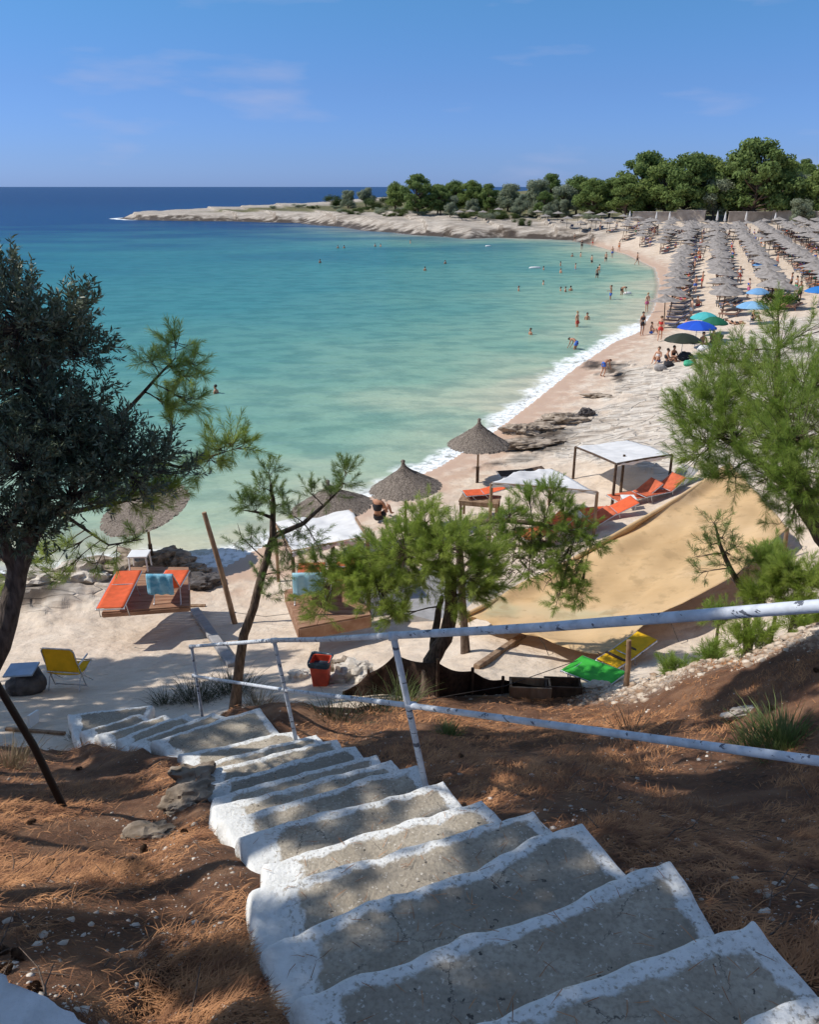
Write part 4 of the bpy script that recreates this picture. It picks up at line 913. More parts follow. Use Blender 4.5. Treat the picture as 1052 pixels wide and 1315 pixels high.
# ------------------------------------------------------------------ loungers
def lounger(name, label, loc, rz, cloth_m, back=0., low=False, L=1.85, W=.60, seatz=.34, group='loungers around the gully', towel=None):
    root = empty(name, loc, rz, label, 'sun lounger', group)
    bl = .70; fr = MB(); sy = L-bl
    hinge = Vector((0, sy, seatz)); ca, sa = math.cos(back), math.sin(back)
    top = hinge+Vector((0, bl*ca, bl*sa))
    for s in (-1, 1):
        x = s*W/2; fr.tube([(x, 0, seatz-.02), (x, .03, seatz), (x, sy, seatz)], .013, 8); fr.tube([(x, sy, seatz), (x, top.y-.03, top.z-.03*sa), (x*.9, top.y, top.z)], .013, 8)
    fr.tube([(-W/2, 0, seatz-.02), (W/2, 0, seatz-.02)], .013, 8); fr.tube([(-W/2*.9, top.y, top.z), (W/2*.9, top.y, top.z)], .013, 8); fr.tube([(-W/2, sy, seatz), (W/2, sy, seatz)], .012, 8)
    fr.build('frame', M_steel, root)
    for y in (.28, sy+.12):
        for s in (-1, 1): MB().tube([(s*W/2, y-.10, seatz-.01), (s*W*.53, y, 0), (s*W*.53, y+.05, -.02)], .012, 7).build('leg', M_steel, root)
        
    def f(u, v):
        x = (u-.5)*(W-.02); d = v*L
        sg = -.03*math.sin(math.pi*u)*math.sin(math.pi*min(1, v*1.0))
        if d < sy: return Vector((x, d+.015, seatz+sg+.012))
        k = d-sy; return hinge+Vector((x, k*ca-.0, k*sa+sg*.6+.012))
    cloth(f, cloth_m, 'seat_cloth', root, 8, 34, .012)
    if towel:
        def tf(u, v):
            x = (u-.5)*(W*1.02); k = (v-.35)*.75
            wv = .018*math.sin(u*17)*(.4+abs(k)*2)
            if k < 0: return top+Vector((x, ca*k*1.0, sa*k+.03))
            return top+Vector((x, .035+wv+.02*k, .03-k))
        t = cloth(tf, towel, 'towel', None, 22, 12, .012); 
        t.location = loc; t.rotation_euler = (0, 0, rz); tag(t, None)
        return root, t
    return root, None
g = gp(150, 783); 
# wooden deck on the rocks
dk = [un(131, 786, 1.62), un(243, 778, 1.62), un(242, 728, 1.62), un(166, 728, 1.62)]
def deck(label, P, th, nb, m, name='wooden_deck', group='wooden decks'):
    c = sum(P, Vector())/4; root = empty(name, c, 0, label, 'deck', group); Q = [p-c for p in P]
    for i in range(nb):
        a0, a1 = (i+.02)/nb, (i+.97)/nb; mb = MB()
        V = [Q[0].lerp(Q[3], a0), Q[1].lerp(Q[2], a0), Q[1].lerp(Q[2], a1), Q[0].lerp(Q[3], a1)]
        V = V+[v-Vector((0, 0, .03)) for v in V]; mb.add(V, [(0, 1, 2, 3), (7, 6, 5, 4), (0, 4, 5, 1), (1, 5, 6, 2), (2, 6, 7, 3), (3, 7, 4, 0)]); mb.build('board', m, root)
    for i in range(4):
        a, b = Q[i], Q[(i+1) % 4]; d = (b-a).normalized(); n = Vector((-d.y, d.x, 0)); mb = MB()
        mb.box((a+b)/2-Vector((0, 0, th/2+.034)), ((b-a).length-.02, .04, th), Matrix(((d.x, n.x, 0), (d.y, n.y, 0), (0, 0, 1)))); mb.build('side_beam', m, root)
    return root
deck('square wooden deck on the shore rocks carrying the two orange loungers', dk, .10, 12, M_woodR)
d1 = un(141, 781, 2.0); d2 = un(166, 733, 2.0); rz1 = math.atan2(-(d2-d1).x, (d2-d1).y)
lounger('sun_lounger', 'flat bright orange lounger with steel frame lying on the near edge of the wooden deck', d1-Vector((0, 0, .35)), rz1, M_or, 0, L=(d2-d1).length, W=.60)
rt_, tw = lounger('sun_lounger', 'orange lounger with raised back and blue towel, on the wooden deck', Vector((un(202, 742, 2.53).x, un(202, 742, 2.53).y+1.5, 1.65)), R(180), M_or, R(50), L=1.6, W=.58, towel=M_towel)
tw.name = 'beach_towel'; tag(tw, 'fringed blue towel draped over the raised back of the deck lounger', 'towel')
def table(label, loc, w_, d_, h_, m, rz=0, name='low_table'):
    root = empty(name, loc, rz, label, 'table'); MB().box((0, 0, h_-.02), (w_, d_, .04)).build('table_top', m, root)
    for sx in (-1, 1):
        for sy in (-1, 1): MB().tube([(sx*(w_/2-.04), sy*(d_/2-.04), h_-.04), (sx*(w_/2-.02), sy*(d_/2-.02), 0)], [.022, .018], 6).build('leg', m, root)
    return root
table('white plastic side table between the two deck loungers', un(181, 730, 1.65), .48, .42, .42, M_plast, .05)
# yellow chair
cl = gp(88, 886); cr = empty('beach_chair', cl, R(-6), 'yellow canvas folding beach chair with its back turned, on shaded sand', 'chair')
cr.scale = (1, .85, 1.35)
W = .62; fr = MB()
for s in (-1, 1):
    x = s*W/2; fr.tube([(x, -.16, .66), (x, -.10, .48), (x, .12, .02), (x, .16, 0)], .012, 8); fr.tube([(x*.95, -.20, 0), (x*.95, -.05, .20), (x*.95, .50, .28)], .012, 8); fr.tube([(x*.97, .02, .26), (x*.97, .42, .0)], .012, 8)
    fr.tube([(x, -.06, .42), (x, .36, .44)], .014, 8)
for y, z in ((-.20, 0), (.16, 0), (.50, .28), (-.10, .30)): fr.tube([(-W/2, y, z+.012), (W/2, y, z+.012)], .011, 8)
fr.tube([(-W/2, -.16, .66), (-W/2+.05, -.175, .71), (W/2-.05, -.175, .71), (W/2, -.16, .66)], .012, 8); fr.build('frame', M_steel, cr)
cloth(lambda u, v: Vector(((u-.5)*(W-.01), -.175+.085*(1-v)+.03*math.sin(math.pi*v)+.025*math.sin(math.pi*u), .29+.415*v)), M_ye, 'backrest', cr, 12, 12, .006)
cloth(lambda u, v: Vector(((u-.5)*(W-.03), -.08+.56*v, .285-.03*math.sin(math.pi*v)-.02*math.sin(math.pi*u))), M_ye, 'seat', cr, 10, 10, .006)
# round stone with pale board
def rock(name, label, cat_, loc, size, m, seed, rough=.28, sub=4, group=None, rz=0, parent=None):
    bm = bmesh.new(); bmesh.ops.create_icosphere(bm, subdivisions=sub, radius=1)
    co = np.array([v.co for v in bm.verts]); s = seed*13.7
    n = fbm(co[:, 0]*1.3+s, co[:, 1]*1.3+co[:, 2]*1.9, 4, seed); n2 = fbm(co[:, 0]*4+s, co[:, 2]*5+co[:, 1]*2, 3, seed+3)
    q = np.round(co[:, 2]*3.2+n*1.5)/3.2; cr3 = np.abs(fbm(co[:, 0]*2.3+co[:, 2]+s, co[:, 1]*2.3-s, 3, seed+9)); co = co*(1+rough*1.5*n+rough*.7*n2-rough*1.2*np.clip(.16-cr3, 0, 1)*3)[:, None]; co[:, 2] = co[:, 2]*.4+q*.6
    for v, c_ in zip(bm.verts, co): v.co = Vector(c_)*Vector((1, 1, 1)).x; v.co = Vector((c_[0]*size[0], c_[1]*size[1], c_[2]*size[2]))
    me = bpy.data.meshes.new(name); bm.to_mesh(me); bm.free(); me.materials.append(m); me.polygons.foreach_set('use_smooth', [rough < .2]*len(me.polygons))
    o = link(bpy.data.objects.new(name, me), parent); o.location = loc; o.rotation_euler = (0, 0, rz); tag(o, label, cat_, group); return o
pc = gp(32, 890)
rock('round_boulder', 'squat dark round boulder under the pale board left of the yellow chair', 'boulder', pc+Vector((0, .1, .12)), (.36, .34, .26), M_stoneD, 5, .08)
o = MB().box((0, 0, 0), (.52, .42, .035)).build('board', M_slabB); o.location = pc+Vector((-.03, .1, .43)); o.rotation_euler = (.03, -.02, .08); tag(o, 'pale blue square board lying on the squat dark boulder', 'board')
# left canopy deck and its loungers
dk2 = [un(384, 806, 2.28), un(476, 789, 2.28), un(455, 745, 2.28), un(366, 757, 2.28)]
deck('reddish wooden deck under the crumpled white canopy', dk2, .26, 12, M_woodR)
_, tw = lounger('sun_lounger', 'orange lounger with pale blue towel under the crumpled white canopy', un(396, 752, 2.31)+Vector((.05, .45, 0)), R(184), M_orD, R(48), W=.62, towel=M_towel2)
tw.name = 'beach_towel'; tag(tw, 'pale turquoise towel over the lounger back under the crumpled canopy', 'towel')
lounger('sun_lounger', 'dull orange lounger behind the centre pine needles on the canopy deck', un(447, 745, 2.31)+Vector((.05, .45, 0)), R(178), M_orD, R(50), W=.62)
# raised table with lounger beside farthest parasol
pt = gp(616, 664); root = empty('wooden_platform', pt, R(-14), 'waist high wooden frame platform holding an orange lounger near the water', 'platform')
MB().box((0, 0, .62), (1.25, .75, .05)).build('platform_top', M_wood, root)
MB().box((0, -.35, .54), (1.22, .05, .10)).build('apron', M_wood, root)
for sx in (-1, 1):
    for sy in (-1, 1): MB().box((sx*.56, sy*.30, .27), (.07, .07, .66)).build('leg', M_wood, root)
lounger('sun_lounger', 'orange lounger pad set on the waist high wooden platform', pt+Vector((-.50, .05, .66)), R(-78), M_or, R(12), L=1.3, W=.55, seatz=.12)
for lb, px, py, a, bk, m in [('brown lounger frame lying behind the raised platform by the farthest parasol', 640, 622, R(-80), R(8), M_woodD), ('orange lounger with back raised under the straggling pine, its seaward one', 668, 704, R(-60), R(30), M_orD),
     ('orange lounger half hidden by dead twigs behind the pine', 715, 690, R(-75), R(28), M_orD), ('long orange lounger at the right of the pointed white canopy', 745, 672, R(-80), R(25), M_or), ('orange lounger with high back under the smooth white canopy', 785, 655, R(-70), R(34), M_orD),
     ('reddish lounger beside the grey cushion under the smooth canopy', 820, 648, R(-62), R(30), M_orD), ('grey cushioned lounger at the right post of the smooth canopy', 838, 640, R(-60), R(36), M_mat)]:
    lounger('sun_lounger', lb, gp(px, py), a, m, bk, W=.66, L=1.75)
table('small white table among the loungers below the smooth canopy', gp(806, 655), .42, .42, .42, M_plast)
# green and yellow loungers in the gully
for lb, pa, pb, m, W_, sz in [('bright green lounger beside the dark fence end in the gully', (734, 851, 3.45), (792, 877, 3.45), M_gr, .60, .42), ('yellow lounger with black straps partly under the tan net edge', (779, 853, 3.35), (831, 820, 3.35), M_ye, .40, .40)]:
    a, b = un(*pa), un(*pb); d = b-a
    o, _ = lounger('sun_lounger', lb, a-Vector((0, 0, sz)), math.atan2(-d.x, d.y), m, R(4), L=d.length, W=W_, seatz=sz)
    if m is M_ye:
        for f in (.25, .6): MB().box((0, d.length*f, sz+.012), (W_+.03, .06, .02)).build('strap', M_woodD, o)
# dark mesh fence
F_ = [(436, 893, 3.42, 890), (470, 866, 3.15, 866), (505, 890, 3.3, 842), (560, 898, 3.4, 852), (640, 897, 3.4, 874), (740, 893, 3.35, 881)]
fpt = [gp(440, 895), gp(474, 893), gp(508, 892), gp(562, 895), gp(606, 893), gp(645, 893), gp(742, 889)]
ftop = [888, 864, 840, 851, 862, 873, 881]
root = empty('mesh_fence', fpt[2], 0, 'sagging dark brown mesh fence on short stakes below the bushy pine', 'fence'); o = fpt[2]
tops = [Vector((p.x, p.y, max(ztop(p.x, p.y, t), p.z+.06)))-o for p, t in zip(fpt, ftop)]; bots = [p-o-Vector((0, 0, .12)) for p in fpt]
def lin(P, t):
    t = t*(len(P)-1); i = min(int(t), len(P)-2); return P[i].lerp(P[i+1], t-i)-Vector((0, 0, .06*math.sin(math.pi*(t-i))))
cloth(lambda u, v: lin(bots, u).lerp(lin(tops, u), v)+Vector((0, .05*math.sin(u*31)*math.sin(v*3), 0)), M_net, 'mesh_panel', root, 60, 8, .01)
for i in (1, 2, 3, 4, 5, 6): MB().tube([bots[i], tops[i]+Vector((.0, 0, .06 if i != 2 else .22))], .025, 7).build('stake', M_woodD, root)
# plank wall right of it
for i, (px, py, wd, lb) in enumerate([(680, 895, .62, 'brown boxy timber crate edge at the right end of the mesh fence'), (722, 893, .55, 'dark timber box end next to the green lounger')]):
    p = gp(px, py); root = empty('timber_box', p, R(-4), lb, 'box', 'timber boxes'); m = M_wood if i == 0 else M_woodD
    for sy in (-.13, .13): MB().box((0, sy, .11), (wd, .03, .24)).build('side_board', m, root)
    for sx in (-1, 1): MB().box((sx*(wd/2-.02), 0, .11), (.03, .23, .23)).build('end_board', m, root)
    MB().box((0, 0, .05), (wd-.08, .22, .03)).build('bottom_board', m, root)
# beams on the sand
def plank(label, p, q, wd, th, m, name='wooden_beam', cat_='beam', lift=.03):
    a, b = gp(*p), gp(*q); d = b-a; L = d.length; d.normalize(); n = Vector((-d.y, d.x, 0)).normalized(); u = d.cross(n)*-1 if d.cross(n).z < 0 else d.cross(n)
    M = Matrix((d, n, u)).transposed(); o = MB().box((0, 0, 0), (L, wd, th)).build(name, m); o.matrix_world = M.to_4x4(); o.location = (a+b)/2+Vector((0, 0, lift)); return tag(o, label, cat_)
plank('long wooden beam lying across the sand below the tan net', (612, 860), (672, 818), .12, .10, M_wood)
plank('rough grey plank edging the shaded sand beside the thin pine', (250, 785), (300, 858), .22, .12, M_mat)
plank('thin board sticking out from the near edge of the deck', (232, 781), (264, 779), .10, .04, M_wood)
plank('small white board standing near the sand at the foot of the olive', (38, 936), (50, 928), .04, .22, M_plast, lift=.10)
plank('weathered stick on the sand by the small white board', (8, 938), (84, 944), .05, .05, M_wood)
MP = [gp(520, 800), gp(628, 796), gp(640, 757), gp(540, 750)]
c_ = sum(MP, Vector())/4+Vector((0, 0, .10)); mb = MB(); V = [p-c_+Vector((0, 0, .1)) for p in MP]; V = [Vector((v.x, v.y, v.z*.3)) for v in V]
mb.add([v for v in V]+[v-Vector((0, 0, .3)) for v in V], [(0, 1, 2, 3), (0, 4, 5, 1), (1, 5, 6, 2), (2, 6, 7, 3), (3, 7, 4, 0), (7, 6, 5, 4)]); o = mb.build('paving_slab', M_mat); o.location = c_; tag(o, 'flat grey concrete slab on the sand behind the bushy pine', 'slab')
# red bin
pb_ = gp(413, 880); root = empty('waste_bin', pb_, R(-8), 'square red plastic waste bin lined with a dark bag on the sand', 'waste bin')
V = []; n = 4
def sqr(h, z, r=.85):
    return [(x_*h, y_*h, z) for x_, y_ in ((-1, -r), (-r, -1), (r, -1), (1, -r), (1, r), (r, 1), (-r, 1), (-1, r))]
mb = MB(); rings = [sqr(.125, 0), sqr(.165, .46), sqr(.18, .47), sqr(.18, .51), sqr(.155, .51), sqr(.12, .06)]
mb.add(sum(rings, []), [(r*8+i, r*8+(i+1) % 8, (r+1)*8+(i+1) % 8, (r+1)*8+i) for r in range(5) for i in range(8)]+[tuple(reversed(range(8)))]); mb.build('bin_body', M_red, root)
mb = MB(); rn = random.Random(2); rings = []
for h, z in ((.155, .40), (.165, .52), (.19, .545), (.195, .50), (.185, .45)): rings.append([(x_+rn.uniform(-.012, .012), y_+rn.uniform(-.012, .012), z_+rn.uniform(-.02, .02)) for x_, y_, z_ in sqr(h, z)])
mb.add(sum(rings, []), [(r*8+i, r*8+(i+1) % 8, (r+1)*8+(i+1) % 8, (r+1)*8+i) for r in range(4) for i in range(8)], True); mb.add(rings[0], [tuple(range(8))]); o = mb.build('bin_bag', M_bag, root)
# rocks around
M_peb0 = mat('crumbly_concrete', (.13, .11, .09), .95, col2=(.36, .32, .27), scale=30, bump=1, bscale=60)
RK = [('pale lumpy limestone boulder right of the red bin', 452, 872, .40, .34, .26, M_lime), ('brown broken limestone block behind the pale boulder', 440, 858, .25, .2, .18, M_shelf), ('small pale stone at the left foot of the red bin', 385, 872, .22, .2, .12, M_lime),
 ('low dark seaweedy rock shelf in the middle of the wet sand', 690, 553, 1.3, .55, .26, M_shelf), ('dark rounded boulder topping the wet sand rocks', 752, 536, .42, .36, .34, M_stoneD), ('brown jagged rock at the seaward tip of the wet sand rocks', 668, 556, .9, .45, .34, M_shelf),
 ('flat brown ledge below the dark wet sand rocks', 676, 572, 1.4, .5, .22, M_shelf), ('brown weedy ledge joining the dark boulder to the pale shelf', 722, 543, 1.1, .6, .3, M_shelf), ('isolated low rock on the sand above the wet sand rocks', 770, 510, .9, .35, .15, M_shelf),
 ('dark jumbled shore rock behind the left side of the deck', 140, 735, .9, .5, .38, M_shelf), ('dark shore rock right behind the deck parasol sleeve', 215, 722, .6, .4, .32, M_shelf), ('dark rock at the right corner of the deck', 236, 724, .5, .4, .25, M_shelf),
 ('grey ridged rock on the sand right of the deck', 262, 752, .55, .5, .26, M_stoneD), ('small sharp rock between deck and leaning pole', 254, 735, .35, .3, .2, M_shelf), ('dark weedy rock touching the water left of the deck', 175, 722, .8, .4, .3, M_shelf),
 ('undercut pale rock with a dark hollow left of the deck', 104, 745, .8, .45, .4, M_lime), ('pale rock at the water edge farther left under the olive', 50, 750, .9, .5, .35, M_lime), ('pale fluted stone lying on the needle slope by the right edge', 955, 918, .22, .09, .07, M_lime),
 ('white boulder crowning the rubble bank at the right edge', 1045, 800, .28, .2, .16, M_lime), ('pale block beside the foot of the first rail post', 590, 878, .01, .01, .01, M_lime), ('white stone beneath the green lounger', 768, 884, .22, .14, .10, M_lime),
 ('pale broken rock on the left flank of the stairs', 250, 1005, .22, .17, .13, M_shelf), ('earth coloured rock under the white stair edge lower left', 240, 1032, .20, .16, .10, M_shelf), ('flat stone half buried in needles left of the stairs', 195, 1075, .20, .12, .07, M_shelf),
]
for i, (lb, px, py, a, b_, c_, m) in enumerate(RK):
    if a < .02: continue
    g = gp(px, py); t = .25*c_ if c_ > .06 else -.01
    if px in (954, 1010, 885, 700, 195, 955): t = 0
    rock('rock', lb, 'rock', g+Vector((0, 0, t)), (a, b_, c_), m, i+2, .34, 4, 'rocks lying about the cove', random.uniform(-.4, .4))
rn = random.Random(12); cl = [M_lime]
# ------------------------------------------------------------------ ropes
def rope(label, pts, r=.006):
    o = Vector(pts[0]); q = MB().tube([Vector(p)-o for p in pts], r, 6).build('rope', M_rope); q.location = o; tag(q, label, 'rope')
a, b = at_t(540, 900, 11.2), at_t(742, 848, 13); rope('dark rope stretched from the fence stake towards the green lounger', [a, a.lerp(b, .5)-Vector((0, 0, .12)), b])
a, b = gp(303, 802)+Vector((0, 0, .3)), Vector(q[0][0])+Vector((0, 0, .35)); rope('sagging dark rope between the leaning pole and the canopy post', [a, a.lerp(b, .5)-Vector((0, 0, .1)), b])
# ------------------------------------------------------------------ people
SKIN = [mat('skin_a', (.55, .30, .19), .55, var=.06, scale=5), mat('skin_b', (.42, .21, .125), .55, var=.06, scale=5), mat('skin_c', (.62, .38, .26), .55, var=.06, scale=5)]
HAIR = [mat('hair_dark', (.025, .016, .012), .6), mat('hair_brown', (.11, .06, .03), .6), mat('hair_fair', (.38, .25, .12), .6)]
SUIT = {n: mat('swimwear_'+n, c, .8, var=.1, scale=12) for n, c in dict(black=(.02, .02, .025), red=(.6, .05, .04), blue=(.05, .14, .5), white=(.75, .75, .74), green=(.06, .3, .16), orange=(.7, .2, .04), pink=(.65, .15, .3)).items()}
BASEJ = dict(pelvis=(0, 0, .93), spine=(0, .01, 1.12), chest=(0, .01, 1.30), nb=(0, .02, 1.45), neck=(0, .01, 1.51), h1=(0, -.01, 1.575), h2=(0, 0, 1.655), h3=(0, .01, 1.72),
    sl=(-.165, .02, 1.41), el=(-.215, .04, 1.13), wl=(-.235, -.03, .89), pl=(-.235, -.05, .82), sr=(.165, .02, 1.41), er=(.215, .04, 1.13), wr=(.235, -.03, .89), pr=(.235, -.05, .82),
    hl=(-.09, 0, .87), kl=(-.10, -.02, .49), al=(-.10, .03, .085), tl=(-.11, -.12, .03), hr=(.09, 0, .87), kr=(.10, -.02, .49), ar=(.10, .03, .085), tr=(.11, -.12, .03))
RAD = dict(pelvis=(.145, .105), spine=(.115, .085), chest=(.15, .105), nb=(.085, .065), neck=(.048, .048), h1=(.068, .078), h2=(.078, .092), h3=(.045, .055), sl=(.052, .05), el=(.037, .037), wl=(.026, .022), pl=(.034, .016),
    sr=(.052, .05), er=(.037, .037), wr=(.026, .022), pr=(.034, .016), hl=(.085, .085), kl=(.054, .056), al=(.036, .038), tl=(.036, .022), hr=(.085, .085), kr=(.054, .056), ar=(.036, .038), tr=(.036, .022))
EDG = 'pelvis-spine spine-chest chest-nb nb-neck neck-h1 h1-h2 h2-h3 nb-sl sl-el el-wl wl-pl nb-sr sr-er er-wr wr-pr pelvis-hl hl-kl kl-al al-tl pelvis-hr hr-kr kr-ar ar-tr'.split()
POSES = {'stand': {}, 
 'walk': dict(kl=(-.09, -.20, .52), al=(-.09, -.24, .10), tl=(-.09, -.38, .06), kr=(.09, .10, .50), ar=(.09, .34, .16), tr=(.09, .26, .03), el=(-.22, .16, 1.16), wl=(-.2, .12, .93), pl=(-.2, .09, .86), er=(.22, -.08, 1.15), wr=(.2, -.26, 1.0), pr=(.2, -.32, .97)),
 'akimbo': dict(el=(-.33, .08, 1.18), wl=(-.17, -.04, 1.0), pl=(-.12, -.08, .98), kr=(.16, -.05, .49), ar=(.19, .02, .085), tr=(.22, -.12, .03)),
 'armup': dict(er=(.36, -.05, 1.46), wr=(.26, -.1, 1.68), pr=(.2, -.1, 1.73), el=(-.28, -.1, 1.2), wl=(-.22, -.3, 1.15), pl=(-.2, -.36, 1.14)),
 'bend': dict(spine=(0, -.14, 1.07), chest=(0, -.30, 1.12), nb=(0, -.42, 1.13), neck=(0, -.48, 1.13), h1=(0, -.54, 1.10), h2=(0, -.61, 1.10), h3=(0, -.67, 1.09), sl=(-.16, -.38, 1.08), el=(-.2, -.42, .82), wl=(-.17, -.55, .6), pl=(-.16, -.58, .54), sr=(.16, -.38, 1.08), er=(.2, -.42, .82), wr=(.17, -.55, .6), pr=(.16, -.58, .54), kl=(-.12, -.12, .5), al=(-.14, .05, .085), kr=(.12, -.10, .5), ar=(.14, .1, .085)),
 'sit': dict(pelvis=(0, 0, .13), spine=(0, .03, .32), chest=(0, .03, .50), nb=(0, .0, .65), neck=(0, -.02, .71), h1=(0, -.04, .775), h2=(0, -.03, .855), h3=(0, -.02, .92), sl=(-.165, .0, .61), el=(-.22, -.12, .38), wl=(-.14, -.33, .40), pl=(-.08, -.38, .40), sr=(.165, .0, .61), er=(.22, -.12, .38), wr=(.14, -.33, .40), pr=(.08, -.38, .40),
    hl=(-.09, -.05, .13), kl=(-.13, -.38, .42), al=(-.10, -.58, .08), tl=(-.1, -.72, .04), hr=(.09, -.05, .13), kr=(.13, -.38, .42), ar=(.10, -.58, .08), tr=(.1, -.72, .04)),
 'lie': dict(pelvis=(0, 0, .12), spine=(0, .18, .14), chest=(0, .36, .20), nb=(0, .50, .27), neck=(0, .56, .30), h1=(0, .62, .335), h2=(0, .69, .37), h3=(0, .75, .40), sl=(-.165, .46, .24), el=(-.26, .22, .12), wl=(-.22, -.02, .10), pl=(-.2, -.08, .10), sr=(.165, .46, .24), er=(.26, .22, .12), wr=(.12, .05, .24), pr=(.06, .0, .24),
    hl=(-.09, -.06, .12), kl=(-.11, -.42, .20), al=(-.10, -.82, .07), tl=(-.12, -.88, .18), hr=(.09, -.06, .12), kr=(.11, -.40, .30), ar=(.10, -.68, .07), tr=(.12, -.80, .04))}
def person_mesh(pose):
    J = dict(BASEJ); J.update(POSES[pose]); names = list(J); me = bpy.data.meshes.new('person')
    me.from_pydata([J[n] for n in names], [tuple(names.index(x) for x in e_.split('-')) for e_ in EDG], [])
    o = link(bpy.data.objects.new('tmp', me)); o.modifiers.new('s', 'SKIN'); o.modifiers.new('d', 'SUBSURF').levels = 1
    for v, n in zip(me.skin_vertices[0].data, names): v.radius = RAD[n]; v.use_root = n == 'pelvis'
    dg = bpy.context.evaluated_depsgraph_get(); out = bpy.data.meshes.new_from_object(o.evaluated_get(dg)); bpy.data.objects.remove(o)
    vs = [tuple(v.co) for v in out.vertices]; fs = [tuple(p.vertices) for p in out.polygons]
    mb = MB(); mb.add(vs, fs, True); jv = {n: Vector(p) for n, p in J.items()}
    for s in 'lr':                                     # fingers and thumb
        w_, p = jv['w'+s], jv['p'+s]; d = (p-w_).normalized(); sd2 = d.cross(Vector((1, 0, 0))).normalized() if abs(d.x) < .9 else Vector((0, 0, 1)); nn = d.cross(sd2)
        for k in range(4):
            b_ = p+sd2*(.026-.0175*k)+d*.005; L = (.062, .072, .068, .052)[k]; mb.tube([b_, b_+d*L*.5, b_+d*L*.85+nn*.015, b_+d*L+nn*.03], [.009, .0085, .008, .006], 5)
        b_ = p.lerp(w_, .35)+sd2*.03; mb.tube([b_, b_+sd2*.03+d*.025, b_+sd2*.035+d*.05+nn*.01], [.010, .009, .007], 5)
    up = (jv['h3']-jv['h1']).normalized(); h = jv['h2']; fw = Vector((0, -1, 0)) if abs(up.y) < .8 else Vector((0, 0, 1)) if pose == 'lie' else Vector((0, 0, -1))
    if pose == 'bend': fw = Vector((0, -.3, -1)).normalized()
    hc = h.lerp(jv['h1'], .45); mb.tube([hc+fw*.075+up*.02, hc+fw*.10-up*.012, hc+fw*.08-up*.02], [.008, .013, .010], 5)   # nose
    rt2 = up.cross(fw).normalized()
    for s in (-1, 1): mb.tube([hc+rt2*s*.078+up*.02, hc+rt2*s*.092-up*.002, hc+rt2*s*.078-up*.025], [.008, .012, .006], 5)     # ears
    body = mb
    hb = MB(); c = h+up*.018-fw*.018
    def hf(u, v):
        a = u*2*math.pi; el = v*math.pi*.62; d = rt2*math.cos(a)*math.sin(el)+fw*math.sin(a)*math.sin(el)*-1+up*math.cos(el); 
        k = 1.0 if (-math.sin(a)) < .2 else 1-.25*v
        return c+Vector(d)*(.102*k)+Vector(d).cross(up)*0
    hb.grid(hf, 14, 8)
    sb = MB(); pe, spn = jv['pelvis'], jv['spine']
    def ring_tube(pts, rads, n=10):
        V = []
        for p, r, d in pts:
            pass
    sb.tube([pe.lerp(spn, -.35), pe, pe.lerp(spn, .45)], [.118, .150, .128], 12, cap=False)
    for s in 'lr': sb.tube([jv['h'+s].lerp(pe, .2), jv['h'+s], jv['h'+s].lerp(jv['k'+s], .34)], [.10, .103, .092], 10, cap=False)
    tb_ = MB(); ch = jv['chest']; tb_.tube([spn.lerp(ch, .25), ch, ch.lerp(jv['nb'], .35)], [.122, .157, .138], 12, cap=False)
    return body, hb, sb, tb_
PM = {}
def person(pose, loc, rz, label, skin=0, hair=0, suit='black', top=None, scale=1.0, group=None, sink=0.):
    k = pose
    if k not in PM:
        b_, h_, s_, t_ = person_mesh(pose); PM[k] = (b_.mesh('person', SKIN[0]), h_.mesh('hair', HAIR[0]), s_.mesh('shorts', SUIT['black']), t_.mesh('swim_top', SUIT['black']))
    me = PM[k]; o = link(bpy.data.objects.new('person', me[0])); o.location = Vector(loc)-Vector((0, 0, sink)); o.rotation_euler = (0, 0, rz); o.scale = (scale,)*3
    def sm(q, m): q.material_slots[0].link = 'OBJECT'; q.material_slots[0].material = m
    sm(o, SKIN[skin]); tag(o, label, 'person', group)
    q = link(bpy.data.objects.new('hair', me[1]), o); sm(q, HAIR[hair])
    q = link(bpy.data.objects.new('swim_shorts', me[2]), o); sm(q, SUIT[suit])
    if top: q = link(bpy.data.objects.new('swim_top', me[3]), o); sm(q, SUIT[top])
    return o
